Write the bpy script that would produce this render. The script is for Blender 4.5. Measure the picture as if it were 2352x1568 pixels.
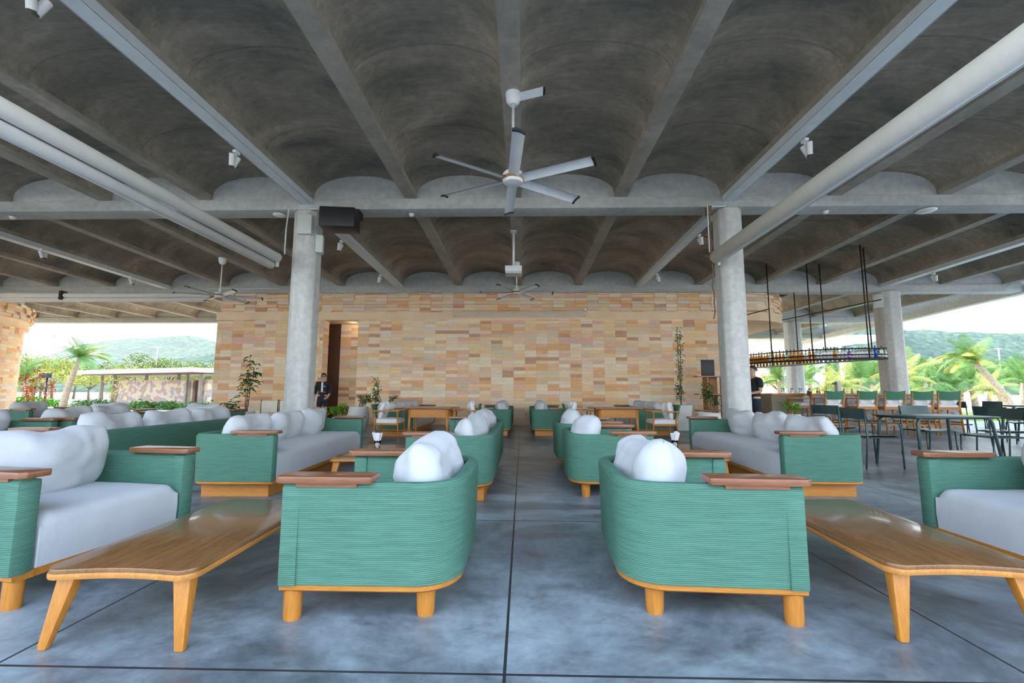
import bpy, bmesh, math, random
from mathutils import Vector, Matrix, noise
from math import pi, sin, cos, radians as R

for o in list(bpy.data.objects): bpy.data.objects.remove(o)
SC = bpy.context.scene
COL = SC.collection

# ------------------------------------------------------------------ camera
F, YAW, PIT, ROL, H = 1010.0, .0240, .112, .003, 1.1
_Rz = Matrix(((cos(YAW), sin(YAW), 0), (-sin(YAW), cos(YAW), 0), (0, 0, 1)))
_Rx = Matrix(((1, 0, 0), (0, cos(PIT), sin(PIT)), (0, -sin(PIT), cos(PIT))))
_Ry = Matrix(((cos(ROL), 0, sin(ROL)), (0, 1, 0), (-sin(ROL), 0, cos(ROL))))
RM = _Ry @ _Rx @ _Rz
cd = bpy.data.cameras.new('camera'); cam = bpy.data.objects.new('camera', cd); COL.objects.link(cam)
cd.sensor_width = 36; cd.lens = F / 2352 * 36; cd.clip_end = 2000; cd.clip_start = .05
r_, f_, u_ = RM[0], RM[1], RM[2]
cam.matrix_world = Matrix(((r_[0], u_[0], -f_[0], 0), (r_[1], u_[1], -f_[1], 0), (r_[2], u_[2], -f_[2], H), (0, 0, 0, 1)))
SC.camera = cam

def at(px, py, Y):
    """world point seen in that direction at the depth Y"""
    c = Vector(((px - 1176) / F, 1, (784 - py) / F)) @ RM
    t = Y / c[1]
    return Vector((c[0] * t, Y, H + c[2] * t))

# ------------------------------------------------------------------ world, sun, exposure
w = bpy.data.worlds.new('sky'); SC.world = w; w.use_nodes = True
nt = w.node_tree; nt.nodes.clear()
wo = nt.nodes.new('ShaderNodeOutputWorld'); bg = nt.nodes.new('ShaderNodeBackground')
tc = nt.nodes.new('ShaderNodeTexCoord'); sx = nt.nodes.new('ShaderNodeSeparateXYZ'); rp = nt.nodes.new('ShaderNodeValToRGB')
nt.links.new(tc.outputs['Generated'], sx.inputs[0]); nt.links.new(sx.outputs[2], rp.inputs[0])
nt.links.new(rp.outputs[0], bg.inputs[0]); nt.links.new(bg.outputs[0], wo.inputs[0])
e = rp.color_ramp.elements
e[0].position = 0; e[0].color = (.92, .96, 1, 1)
e[1].position = .9; e[1].color = (.42, .62, 1, 1)
n = e.new(.22); n.color = (.80, .91, 1, 1)
bg.inputs[1].default_value = 2.0
sd = bpy.data.lights.new('sun', 'SUN'); sd.energy = 6.0; sd.angle = R(2); sd.color = (1, .86, .62)
so = bpy.data.objects.new('sun', sd); COL.objects.link(so)
so.rotation_euler = Vector((-.62, .45, .52)).to_track_quat('Z', 'Y').to_euler()   # low, behind the left hills
SC.view_settings.view_transform = 'Standard'; SC.view_settings.look = 'None'
SC.view_settings.exposure = 1.12; SC.view_settings.gamma = 1
try: SC.view_settings.use_curve_mapping = False
except Exception: pass

# ------------------------------------------------------------------ materials
class NT:
    def __init__(s, name):
        s.m = bpy.data.materials.new(name); s.m.use_nodes = True
        s.t = s.m.node_tree; s.t.nodes.clear()
        s.o = s.t.nodes.new('ShaderNodeOutputMaterial'); s.b = s.t.nodes.new('ShaderNodeBsdfPrincipled')
        s.t.links.new(s.b.outputs[0], s.o.inputs[0])
    def n(s, typ, **k):
        x = s.t.nodes.new(typ)
        for a, v in k.items(): setattr(x, a, v)
        return x
    def l(s, a, b): s.t.links.new(a, b)
    def set(s, **k):
        for a, v in k.items(): s.b.inputs[a.replace('_', ' ')].default_value = v
    def coord(s, kind='Object', scale=(1, 1, 1), rot=(0, 0, 0)):
        c = s.n('ShaderNodeTexCoord'); m = s.n('ShaderNodeMapping'); m.inputs['Scale'].default_value = scale
        m.inputs['Rotation'].default_value = rot
        s.l(c.outputs[kind], m.inputs[0]); return m.outputs[0]
    def geo(s, scale=(1, 1, 1)):
        g = s.n('ShaderNodeNewGeometry'); m = s.n('ShaderNodeMapping'); m.inputs['Scale'].default_value = scale
        s.l(g.outputs['Position'], m.inputs[0]); return m.outputs[0]
    def noise(s, vec, scale, detail=4, rough=.5, dist=0):
        x = s.n('ShaderNodeTexNoise'); x.inputs['Scale'].default_value = scale; x.inputs['Detail'].default_value = detail
        x.inputs['Roughness'].default_value = rough; x.inputs['Distortion'].default_value = dist
        if vec: s.l(vec, x.inputs['Vector'])
        return x.outputs['Fac']
    def ramp(s, fac, stops, interp='LINEAR'):
        x = s.n('ShaderNodeValToRGB'); x.color_ramp.interpolation = interp; el = x.color_ramp.elements
        while len(el) < len(stops): el.new(.5)
        for i, (p, c) in enumerate(stops): el[i].position = p; el[i].color = (*c, 1) if len(c) == 3 else c
        s.l(fac, x.inputs[0]); return x.outputs[0]
    def mix(s, fac, a, b, mode='MIX'):
        x = s.n('ShaderNodeMix', data_type='RGBA', blend_type=mode)
        for i, v in ((0, fac), (6, a), (7, b)):
            if isinstance(v, (int, float)): x.inputs[i].default_value = v
            elif isinstance(v, tuple): x.inputs[i].default_value = (*v, 1)
            else: s.l(v, x.inputs[i])
        return x.outputs[2]
    def math(s, op, a, b=0, c=0):
        x = s.n('ShaderNodeMath', operation=op)
        for i, v in enumerate((a, b, c)):
            if isinstance(v, (int, float)): x.inputs[i].default_value = v
            else: s.l(v, x.inputs[i])
        return x.outputs[0]
    def col(s, c): s.l(c, s.b.inputs['Base Color'])
    def bump(s, h, st=.3, dist=.01):
        x = s.n('ShaderNodeBump'); x.inputs['Strength'].default_value = st; x.inputs['Distance'].default_value = dist
        s.l(h, x.inputs['Height']); s.l(x.outputs[0], s.b.inputs['Normal'])
    def rough(s, r): s.l(r, s.b.inputs['Roughness'])

M = {}
def plain(name, c, rough=.6, metal=0, var=.12, sc=6, spec=.5):
    t = NT(name); v = t.noise(t.coord(), sc, 4)
    t.col(t.ramp(v, [(.3, tuple(x * (1 - var) for x in c)), (.7, tuple(min(1, x * (1 + var)) for x in c))]))
    t.set(Roughness=rough, Metallic=metal); t.b.inputs['Specular IOR Level'].default_value = spec
    M[name] = t.m; return t

def concrete(name, stops, rough=.75, sc=.5, board=(1, 1, 1), bump=.25, fine=(.82, 1.12)):
    t = NT(name); g = t.geo(board)
    a = t.noise(g, sc, 8, .62, .6)
    c = t.ramp(a, stops)
    f = t.noise(t.geo(), 9, 6, .7)
    c = t.mix(1, c, t.ramp(f, [(.3, (fine[0],) * 3), (.7, (fine[1],) * 3)]), 'MULTIPLY')
    t.col(c); t.set(Roughness=rough); t.b.inputs['Specular IOR Level'].default_value = .3
    t.bump(f, bump, .01); M[name] = t.m; return t, c

# vault concrete: dark, blotched, with pour joints across each barrel
t, c = concrete('vault_concrete', [(.32, (.13, .13, .12)), (.44, (.23, .21, .165)), (.57, (.34, .295, .235)), (.72, (.46, .40, .32))], sc=.55, board=(.8, 1.6, 1))
g = t.n('ShaderNodeNewGeometry'); s_ = t.n('ShaderNodeSeparateXYZ'); t.l(g.outputs['Position'], s_.inputs[0])
warp = t.math('MULTIPLY', t.noise(t.geo(), 2.5, 3), .05)
j = t.math('PINGPONG', t.math('ADD', s_.outputs[1], warp), .8)
jm = t.ramp(j, [(.0, (.74, .74, .74)), (.010, (.84, .84, .84)), (.018, (1, 1, 1))])
grain = t.noise(t.geo((.6, 9, 9)), 2.2, 5, .7)
c = t.mix(1, c, t.ramp(grain, [(.3, (.82, .82, .82)), (.7, (1.15, 1.15, 1.15))]), 'MULTIPLY')
c = t.mix(1, c, jm, 'MULTIPLY'); t.col(c)
concrete('beam_concrete', [(.3, (.34, .36, .35)), (.5, (.44, .46, .45)), (.7, (.54, .56, .545))], sc=.7, board=(.6, 1, 2.4))
concrete('rib_concrete', [(.3, (.25, .235, .20)), (.7, (.42, .385, .33))], sc=.9)
concrete('column_concrete', [(.3, (.46, .465, .45)), (.5, (.57, .58, .56)), (.7, (.66, .67, .65))], sc=1.2, board=(2.2, 2.2, .5))
concrete('render_pale', [(.3, (.55, .53, .48)), (.7, (.68, .66, .60))], sc=1)

# polished concrete floor with saw cuts every 2.05 m
t = NT('floor_concrete'); g = t.geo()
a = t.noise(g, .55, 9, .68, .8); b = t.noise(t.geo((1, 1.5, 1)), 3.1, 8, .7, .4); d = t.noise(g, 22, 4, .6)
c = t.ramp(a, [(.33, (.075, .085, .095)), (.45, (.165, .195, .22)), (.55, (.28, .335, .375)), (.68, (.40, .46, .50))])
c = t.mix(1, c, t.ramp(b, [(.34, (.62, .62, .62)), (.47, (.95, .95, .95)), (.66, (1.22, 1.22, 1.22))]), 'MULTIPLY')
c = t.mix(1, c, t.ramp(d, [(.3, (.9, .9, .9)), (.7, (1.08, 1.08, 1.08))]), 'MULTIPLY')
s_ = t.n('ShaderNodeSeparateXYZ'); t.l(g, s_.inputs[0])
def cut(v, off):
    q = t.math('MODULO', t.math('ADD', v, 205 + off), 2.05)
    return t.math('LESS_THAN', t.math('ABSOLUTE', t.math('SUBTRACT', q, 1.025)), .0065)
lines = t.math('MAXIMUM', cut(s_.outputs[0], 1.025 + .07), cut(s_.outputs[1], 1.025 + .20))
c = t.mix(lines, c, (.03, .033, .035)); t.col(c)
t.rough(t.ramp(b, [(.3, (.30, .30, .30)), (.7, (.52, .52, .52))]))
t.bump(t.math('SUBTRACT', d, t.math('MULTIPLY', lines, 2)), .12, .004); M['floor'] = t.m

# sandstone cladding, laid out in metres by the UV map
def stone(name, bw=.37, bh=.11, sat=1.0):
    t = NT(name); uv = t.n('ShaderNodeUVMap'); s_ = t.n('ShaderNodeSeparateXYZ'); t.l(uv.outputs[0], s_.inputs[0])
    U, V = s_.outputs[0], s_.outputs[1]
    cv = t.math('FLOOR', t.math('DIVIDE', V, bh)); c1 = t.math('FLOOR', t.math('DIVIDE', U, bw))
    c2 = t.math('MULTIPLY', t.math('FLOOR', t.math('DIVIDE', U, bw * 2)), 2)
    def wn(a, b, k):
        x = t.n('ShaderNodeCombineXYZ'); t.l(a, x.inputs[0]); t.l(b, x.inputs[1]); x.inputs[2].default_value = k
        y = t.n('ShaderNodeTexWhiteNoise', noise_dimensions='3D'); t.l(x.outputs[0], y.inputs[0]); return y
    dbl = t.math('GREATER_THAN', wn(c2, cv, 3.3).outputs[0], .78)
    cu = t.math('ADD', t.math('MULTIPLY', c2, dbl), t.math('MULTIPLY', c1, t.math('SUBTRACT', 1, dbl)))
    cv2 = t.math('FLOOR', t.math('DIVIDE', V, bh * 2)); dv = t.math('GREATER_THAN', wn(cu, cv2, 9.1).outputs[0], .72)
    cvv = t.math('ADD', t.math('MULTIPLY', t.math('ADD', cv2, 500), dv), t.math('MULTIPLY', cv, t.math('SUBTRACT', 1, dv)))
    r = wn(cu, cvv, 1.7)
    P = [(.90, .68, .45), (.84, .54, .28), (.86, .72, .50), (.78, .42, .19), (.74, .64, .45), (.82, .50, .36), (.93, .80, .58), (.86, .60, .42), (.68, .56, .42), (.56, .29, .18), (.90, .66, .36), (.82, .46, .20), (.90, .72, .50), (.86, .64, .46), (.88, .62, .36), (.82, .72, .62), (.90, .78, .62), (.76, .50, .40)]
    stops = [(i / len(P), p) for i, p in enumerate(P)]
    c = t.ramp(r.outputs[0], stops, 'CONSTANT')
    m = t.n('ShaderNodeCombineXYZ'); t.l(t.math('MULTIPLY', U, 1.6), m.inputs[0]); t.l(t.math('MULTIPLY', V, 11), m.inputs[1]); t.l(t.math('MULTIPLY', r.outputs[0], 40), m.inputs[2])
    st = t.noise(m.outputs[0], 2.2, 5, .6, 1.4)
    c = t.mix(t.math('MULTIPLY', st, .45), c, t.ramp(st, [(.40, (.86, .74, .56)), (.52, (.74, .50, .30)), (.62, (.84, .72, .54))]))
    c = t.mix(1, c, t.ramp(st, [(.3, (.88, .86, .84)), (.7, (1.1, 1.1, 1.1))]), 'MULTIPLY')
    fu = t.math('PINGPONG', U, bw / 2); fv = t.math('PINGPONG', V, bh / 2)
    # joints
    eu = t.math('LESS_THAN', t.math('ABSOLUTE', t.math('SUBTRACT', t.math('FRACT', t.math('DIVIDE', U, bw)), 0)), .012)
    ev = t.math('LESS_THAN', t.math('FRACT', t.math('DIVIDE', V, bh)), .035)
    c = t.mix(t.math('MULTIPLY', t.math('MAXIMUM', eu, ev), .35), c, (.22, .14, .08))
    t.col(c); t.set(Roughness=.85); t.b.inputs['Specular IOR Level'].default_value = .2
    t.bump(st, .25, .006); M[name] = t.m
stone('sandstone')
plain('band_sandstone', (.86, .66, .44), .85, var=.08, sc=2)

# woven rope upholstery
def rope(name, c1, c2):
    t = NT(name); g = t.coord('Object')
    s_ = t.n('ShaderNodeSeparateXYZ'); t.l(g, s_.inputs[0])
    wob = t.math('MULTIPLY', t.noise(g, 6, 3), .012)
    z = t.math('ADD', s_.outputs[2], wob)
    row = t.math('ABSOLUTE', t.math('SINE', t.math('MULTIPLY', z, pi / .009)))
    tw = t.math('ABSOLUTE', t.math('SINE', t.math('MULTIPLY', t.math('ADD', t.math('ADD', s_.outputs[0], s_.outputs[1]), t.math('MULTIPLY', s_.outputs[2], .7)), pi / .011)))
    h = t.math('MULTIPLY', row, t.math('ADD', .6, t.math('MULTIPLY', tw, .4)))
    v = t.noise(t.coord('Object', (1, 1, 14)), 7, 4)
    c = t.mix(t.math('POWER', h, .5), c1, c2)
    c = t.mix(1, c, t.ramp(v, [(.3, (.86, .86, .86)), (.7, (1.12, 1.12, 1.12))]), 'MULTIPLY')
    t.col(c); t.set(Roughness=.8); t.b.inputs['Specular IOR Level'].default_value = .25; t.bump(h, .55, .004); M[name] = t.m
rope('green_rope', (.050, .135, .098), (.110, .262, .192))
plain('sling_green', (.045, .17, .10), .75)
def fabric(name, c):
    t = NT(name); g = t.coord('Object'); a = t.noise(g, 5, 5, .55, .4); b = t.noise(g, 160, 2)
    t.col(t.ramp(a, [(.3, tuple(x * .93 for x in c)), (.7, c)])); t.set(Roughness=.9)
    t.b.inputs['Specular IOR Level'].default_value = .15
    try: t.b.inputs['Sheen Weight'].default_value = .15
    except Exception: pass
    t.bump(t.math('ADD', a, t.math('MULTIPLY', b, .15)), .35, .02); M[name] = t.m
fabric('white_fabric', (.56, .585, .62)); fabric('white_linen', (.80, .80, .80)); fabric('cream_canvas', (.80, .76, .66)); fabric('blind_fabric', (.86, .86, .80))
def wood(name, c1, c2, rough=.4, axis=0, sc=1.0, coat=0.0):
    t = NT(name); s = [14, 14, 14]; s[axis] = 1.1
    g = t.coord('Object', tuple(x * sc for x in s)); a = t.noise(g, 2.2, 6, .62, .9); b = t.noise(t.coord('Object', tuple(x * sc * 3 for x in s)), 4, 4)
    c = t.ramp(a, [(.28, c1), (.55, tuple((x + y) / 2 for x, y in zip(c1, c2))), (.74, c2)])
    c = t.mix(.35, c, t.ramp(b, [(.3, tuple(x * .7 for x in c1)), (.7, c2)]))
    t.col(c); t.set(Roughness=rough); t.b.inputs['Coat Weight'].default_value = coat; t.b.inputs['Coat Roughness'].default_value = .10
    t.bump(a, .08, .003); M[name] = t.m
wood('teak_frame', (.42, .15, .020), (.66, .27, .04), .4, 0)
wood('teak_leg', (.44, .16, .022), (.66, .27, .04), .4, 2)
wood('teak_tabletop', (.15, .060, .018), (.33, .155, .05), .27, 1, 1.0, .5)
wood('teak_edge', (.46, .17, .03), (.70, .33, .07), .4, 1)
wood('arm_wood', (.16, .055, .025), (.36, .14, .06), .30, 0, 1.0, .3)
wood('shelf_wood', (.26, .105, .03), (.52, .25, .07), .5, 2)
wood('dark_wood', (.07, .03, .015), (.14, .06, .03), .5, 2)
plain('metal_green', (.045, .085, .085), .38, .2)
plain('steel_channel', (.62, .68, .70), .45, 0, .06)
plain('white_paint', (.74, .76, .76), .4, 0, .05)
plain('fan_blade', (.74, .78, .80), .35, 0, .05)
plain('black_plastic', (.012, .013, .015), .45, 0, .1)
plain('iron', (.035, .022, .018), .5, .4)
plain('rust', (.42, .19, .05), .8)
plain('screen_case', (.66, .54, .38), .5, 0, .04)
plain('grey_plastic', (.58, .62, .58), .5, 0, .04)
plain('pot_white', (.64, .64, .61), .6, 0, .06)
plain('soil', (.05, .035, .02), .95)
plain('leaf_green', (.045, .14, .028), .45, 0, .5, 3)
plain('leaf_bright', (.16, .42, .03), .45, 0, .35, 3)
plain('leaf_red', (.50, .16, .05), .5, 0, .4, 3)
plain('stem_brown', (.16, .10, .06), .8)
plain('skin', (.55, .32, .22), .5, 0, .05)
plain('hair_black', (.012, .010, .010), .5)
plain('cloth_black', (.012, .014, .018), .8)
plain('cloth_navy', (.012, .020, .035), .85)
plain('lip', (.35, .12, .10), .5)
plain('paper', (.84, .86, .88), .8, 0, .03)
plain('counter_taupe', (.27, .23, .17), .6, 0, .1)
plain('asphalt_dark', (.03, .035, .04), .6)
plain('palm_trunk', (.36, .29, .21), .9, 0, .35, 12)
plain('palm_leaf', (.13, .27, .06), .5, 0, .35, 3)
plain('palm_leaf_yellow', (.38, .42, .08), .5, 0, .3, 3)
plain('tree_leaf', (.16, .26, .045), .6, 0, .45, .9)
plain('tree_leaf_yellow', (.38, .42, .06), .6, 0, .35, .9)
plain('bark', (.17, .13, .10), .9)
plain('roof_red', (.45, .08, .07), .7)
plain('building_white', (.78, .80, .82), .6, 0, .03)
def gl(name, c, tr=1.0, rough=.05, alpha=1):
    t = NT(name); t.set(Base_Color=(*c, 1), Roughness=rough); t.b.inputs['Transmission Weight'].default_value = tr
    t.b.inputs['IOR'].default_value = 1.45; M[name] = t.m
gl('glass', (1, 1, 1)); gl('bottle_clear', (.85, .92, .9), .6); gl('bottle_amber', (.85, .34, .03), .15); gl('bottle_green', (.15, .45, .15), .6)
gl('bottle_blue', (.02, .07, .85), .05); gl('bottle_purple', (.34, .08, .62), .05)
t = NT('hill_forest'); g = t.geo((1, 1, 1)); a = t.noise(g, .07, 6, .6); v = t.n('ShaderNodeTexVoronoi'); v.inputs['Scale'].default_value = .22; t.l(g, v.inputs['Vector'])
c = t.ramp(a, [(.3, (.045, .10, .07)), (.7, (.10, .18, .11))]); c = t.mix(1, c, t.ramp(v.outputs['Distance'], [(0, (1.3, 1.3, 1.3)), (.8, (.6, .6, .6))]), 'MULTIPLY')
t.col(c); t.set(Roughness=.95); t.bump(t.math('SUBTRACT', 1, v.outputs['Distance']), 1, 2.5); t.b.inputs['Specular IOR Level'].default_value = 0; M['hill_forest'] = t.m
t = NT('sand'); a = t.noise(t.geo(), .8, 8, .65); t.col(t.ramp(a, [(.3, (.36, .31, .24)), (.7, (.56, .50, .41))])); t.set(Roughness=.95); M['sand'] = t.m
t = NT('lawn'); a = t.noise(t.geo(), 5, 6, .7); t.col(t.ramp(a, [(.3, (.16, .30, .01)), (.7, (.36, .55, .03))])); t.set(Roughness=.95); M['lawn'] = t.m
t = NT('pool_water'); t.set(Base_Color=(.10, .50, .66, 1), Roughness=.06); t.bump(t.noise(t.geo(), 3, 4), .3, .02); M['water'] = t.m
t = NT('crazy_stone'); v = t.n('ShaderNodeTexVoronoi'); v.inputs['Scale'].default_value = 3.0; t.l(t.geo((1, 1, 1.3)), v.inputs['Vector'])
sp = t.n('ShaderNodeSeparateColor'); t.l(v.outputs['Color'], sp.inputs[0])
c = t.ramp(sp.outputs[0], [(0, (.42, .30, .24)), (.25, (.58, .44, .38)), (.5, (.36, .31, .30)), (.75, (.62, .50, .34)), (1, (.26, .19, .18))], 'CONSTANT')
t.col(c); t.set(Roughness=.9); M['crazy_stone'] = t.m
t = NT('bar_stone'); a = t.noise(t.coord('Object', (1, 1, 2)), 2.6, 6, .6, 1.5); t.col(t.ramp(a, [(.35, (.13, .15, .17)), (.5, (.30, .33, .36)), (.62, (.46, .45, .42))])); t.set(Roughness=.25); M['bar_stone'] = t.m
t = NT('lamp_glow'); t.b.inputs['Emission Color'].default_value = (1, .8, .5, 1); t.b.inputs['Emission Strength'].default_value = 6; M['lamp_glow'] = t.m

# ------------------------------------------------------------------ mesh helpers
class MB:
    def __init__(s): s.v = []; s.f = []; s.uv = None
    def add(s, vs, fs):
        k = len(s.v); s.v += [tuple(x) for x in vs]; s.f += [tuple(i + k for i in q) for q in fs]; return s
    def box(s, c, d, rz=0, taper=1.0):
        x, y, z = (q / 2 for q in d); ca, sa = cos(rz), sin(rz); P = []
        for dz, k in ((-z, taper), (z, 1)):
            for a, b in ((-x, -y), (x, -y), (x, y), (-x, y)):
                a *= k; b *= k; P.append((c[0] + a * ca - b * sa, c[1] + a * sa + b * ca, c[2] + dz))
        return s.add(P, [(3, 2, 1, 0), (4, 5, 6, 7), (0, 1, 5, 4), (1, 2, 6, 5), (2, 3, 7, 6), (3, 0, 4, 7)])
    def tube(s, pts, rad, n=8, cap=True, sq=1.0):
        pts = [Vector(p) for p in pts]; m = len(pts); rr = rad if isinstance(rad, (list, tuple)) else [rad] * m
        V = []; up0 = None
        for i, p in enumerate(pts):
            d = (pts[min(i + 1, m - 1)] - pts[max(i - 1, 0)]).normalized()
            if up0 is None: up0 = Vector((0, 0, 1)) if abs(d.z) < .9 else Vector((1, 0, 0))
            a = d.cross(up0).normalized(); b = a.cross(d).normalized(); up0 = b
            for k in range(n):
                an = 2 * pi * k / n; V.append(p + a * cos(an) * rr[i] + b * sin(an) * rr[i] * sq)
        Fc = [(i * n + k, i * n + (k + 1) % n, (i + 1) * n + (k + 1) % n, (i + 1) * n + k) for i in range(m - 1) for k in range(n)]
        if cap: Fc += [tuple(reversed(range(n))), tuple(range((m - 1) * n, m * n))]
        return s.add(V, [tuple(reversed(q)) for q in Fc])
    def lathe(s, prof, c=(0, 0, 0), n=20, sxy=(1, 1)):
        V = [(c[0] + r * cos(2 * pi * k / n) * sxy[0], c[1] + r * sin(2 * pi * k / n) * sxy[1], c[2] + z) for r, z in prof for k in range(n)]; m = len(prof)
        Fc = [(i * n + k, i * n + (k + 1) % n, (i + 1) * n + (k + 1) % n, (i + 1) * n + k) for i in range(m - 1) for k in range(n)]
        if prof[0][0] > 1e-4: Fc.append(tuple(reversed(range(n))))
        if prof[-1][0] > 1e-4: Fc.append(tuple(range((m - 1) * n, m * n)))
        return s.add(V, Fc)
    def prism(s, poly, z0, z1, k=1.0):
        n = len(poly); cx = sum(p[0] for p in poly) / n; cy = sum(p[1] for p in poly) / n
        V = [(cx + (x - cx) * k, cy + (y - cy) * k, z0) for x, y in poly] + [(x, y, z1) for x, y in poly]
        return s.add(V, [tuple(reversed(range(n))), tuple(range(n, 2 * n))] + [(i, (i + 1) % n, n + (i + 1) % n, n + i) for i in range(n)])
    def grid(s, fn, nu, nv):
        V = [fn(i / nu, j / nv) for j in range(nv + 1) for i in range(nu + 1)]
        return s.add(V, [(j * (nu + 1) + i, j * (nu + 1) + i + 1, (j + 1) * (nu + 1) + i + 1, (j + 1) * (nu + 1) + i) for j in range(nv) for i in range(nu)])
    def mesh(s, name, mat, smooth=False, bevel=0, uvs=None):
        me = bpy.data.meshes.new(name); me.from_pydata(s.v, [], s.f)
        bm = bmesh.new(); bm.from_mesh(me)
        if uvs is None and not getattr(s, 'keep', False): bmesh.ops.recalc_face_normals(bm, faces=bm.faces)
        if bevel:
            ed = [e for e in bm.edges if len(e.link_faces) == 2 and e.calc_face_angle(0) > .6]
            bmesh.ops.bevel(bm, geom=ed, offset=bevel, segments=2, affect='EDGES', profile=.6, clamp_overlap=True)
        bm.to_mesh(me); bm.free()
        me.materials.append(M[mat] if isinstance(mat, str) else mat)
        if uvs:
            ul = me.uv_layers.new(name='UVMap')
            for lp in me.loops: ul.data[lp.index].uv = uvs[lp.vertex_index]
        if smooth:
            for p in me.polygons: p.use_smooth = True
            if bevel or smooth == 2:
                me.set_sharp_from_angle(angle=R(40))
        me.update(); return me
    def obj(s, name, mat, parent=None, smooth=False, bevel=0, uvs=None, loc=None, rz=0):
        o = bpy.data.objects.new(name, s.mesh(name, mat, smooth, bevel, uvs)); COL.objects.link(o)
        if parent: o.parent = parent
        if loc: o.location = loc
        if rz: o.rotation_euler.z = rz
        return o

def tag(o, label=None, cat=None, group=None, kind=None):
    if label: o['label'] = label
    if cat: o['category'] = cat
    if group: o['group'] = group
    if kind: o['kind'] = kind
    return o
def thing(name, loc, label, cat, group=None, rz=0):
    o = bpy.data.objects.new(name, None); o.empty_display_size = .1; COL.objects.link(o); o.location = loc; o.rotation_euler.z = rz
    return tag(o, label, cat, group)
def kids(o): return [c for c in bpy.data.objects if c.parent == o]
KID = {}
def dup(root, loc, rz=0, label=None, group=None, scale=None):
    if root not in KID: KID[root] = [(c, kids(c)) for c in kids(root)]
    r = root.copy(); COL.objects.link(r); r.location = loc; r.rotation_euler.z = rz
    if label: r['label'] = label
    if group: r['group'] = group
    if scale: r.scale = (scale,) * 3 if isinstance(scale, (int, float)) else scale
    for ch, gs in KID[root]:
        c = ch.copy(); COL.objects.link(c); c.parent = r
        for g in gs: d = g.copy(); COL.objects.link(d); d.parent = c
    return r
TR = [0]
def trim(mb, mat, **k):
    TR[0] += 1; return tag(mb.obj('trim_%d' % TR[0], mat, **k), kind='structure')
def struct(name, mb, mat, **k): return tag(mb.obj(name, mat, **k), kind='structure')

# ------------------------------------------------------------------ the building
# terrace floor, ground
EDGE = [(15.3, -2), (15.6, 6), (15.9, 11), (16.2, 14.3), (16.5, 16.8), (17.3, 20.75), (18.1, 26.3), (19.2, 31)]
fl = MB(); fl.prism([(-14.5, -5), (17, -5), (17.3, 14), (18.5, 24), (-9, 24), (-14.5, 15.5)], -.35, 0)
struct('floor', fl, 'floor')
gd = MB(); gd.box((0, 60, -.5), (900, 900, .6)); struct('ground', gd, 'sand')

YB = [1.55, 7.95, 14.35, 20.75, 27.15]
def ribz(y): return 4.72 if y < 7.95 else 4.72 - .125 * (y - 7.95) / 6.4 if y < 14.5 else 4.60
X0, S = -.14, 1.98
IMIN, IMAX = -13, 8
def rx(i): return X0 + S * i
# vaults: barrel between each pair of ribs, one shell per bay
vm = MB()
for b in range(4):
    ya, yb = YB[b] + (.2 if b else -1.5), YB[b + 1] + .2
    for i in range(IMIN, IMAX):
        xa, xb = rx(i) + .11, rx(i + 1) - .11; rise = .43
        if b == 3 and i < 3: continue
        def fn(u, v, xa=xa, xb=xb, ya=ya, yb=yb):
            th = pi * u; x = (xa + xb) / 2 - (xb - xa) / 2 * cos(th); y = ya + (yb - ya) * v
            return (x, y, ribz(y) + .045 + rise * sin(th) ** .8)
        vm.keep = True; vm.grid(fn, 20, 8)
struct('ceiling', vm, 'vault_concrete', smooth=True)
rf = MB(); rf.prism([(rx(IMIN), 0), (15.4, 0), (15.9, 11), (16.3, 15), (17.3, 20.75), (18.4, 27.4), (rx(3), 27.4), (rx(3), 21.2), (rx(IMIN), 21.2)], 5.25, 5.45)
trim(rf, 'beam_concrete')
for i in range(IMIN, IMAX + 1):
    m = MB()
    for b in range(4 if i >= 3 else 3):
        ya, yb = YB[b] + (.35 if b else -1.5), YB[b + 1]
        za, zb = ribz(ya), ribz(yb); x = rx(i)
        m.add([(x - .115, ya, za), (x + .115, ya, za), (x + .115, yb, zb), (x - .115, yb, zb), (x - .115, ya, za + .3), (x + .115, ya, za + .3), (x + .115, yb, zb + .3), (x - .115, yb, zb + .3)],
              [(3, 2, 1, 0), (4, 5, 6, 7), (0, 1, 5, 4), (1, 2, 6, 5), (2, 3, 7, 6), (3, 0, 4, 7)])
    trim(m, 'rib_concrete')
def edge_x(y):
    for (x0, y0), (x1, y1) in zip(EDGE, EDGE[1:]):
        if y0 <= y <= y1: return x0 + (x1 - x0) * (y - y0) / (y1 - y0)
    return 15.3
for b, y in enumerate(YB):
    z = ribz(y); bot = z - (.25 if b != 1 else .21); m = MB()
    xl = rx(IMIN) if b < 4 else rx(3)
    m.box(((xl + edge_x(y)) / 2, y + .18, (bot + z) / 2), (edge_x(y) - xl, .40, z - bot))
    m.box(((xl + edge_x(y)) / 2, y + .19, z + .27), (edge_x(y) - xl, .34, .54))
    trim(m, 'beam_concrete', bevel=.012, smooth=2)
m = MB(); m.prism([(rx(4), 27.5), (18.5, 27.5), (19.5, 31.2), (rx(4), 31.2)], 4.64, 4.9); trim(m, 'render_pale')
m = MB(); m.box((rx(3) - .25, 24.4, 4.98), (.2, 6.2, .95)); trim(m, 'beam_concrete')  # side panel added to keep stray sun from getting under the roof
m = MB(); m.box((12.2, 27.62, 5.0), (13.2, .2, .9)); trim(m, 'beam_concrete')  # end panel added behind the last beam to block the sun
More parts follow.
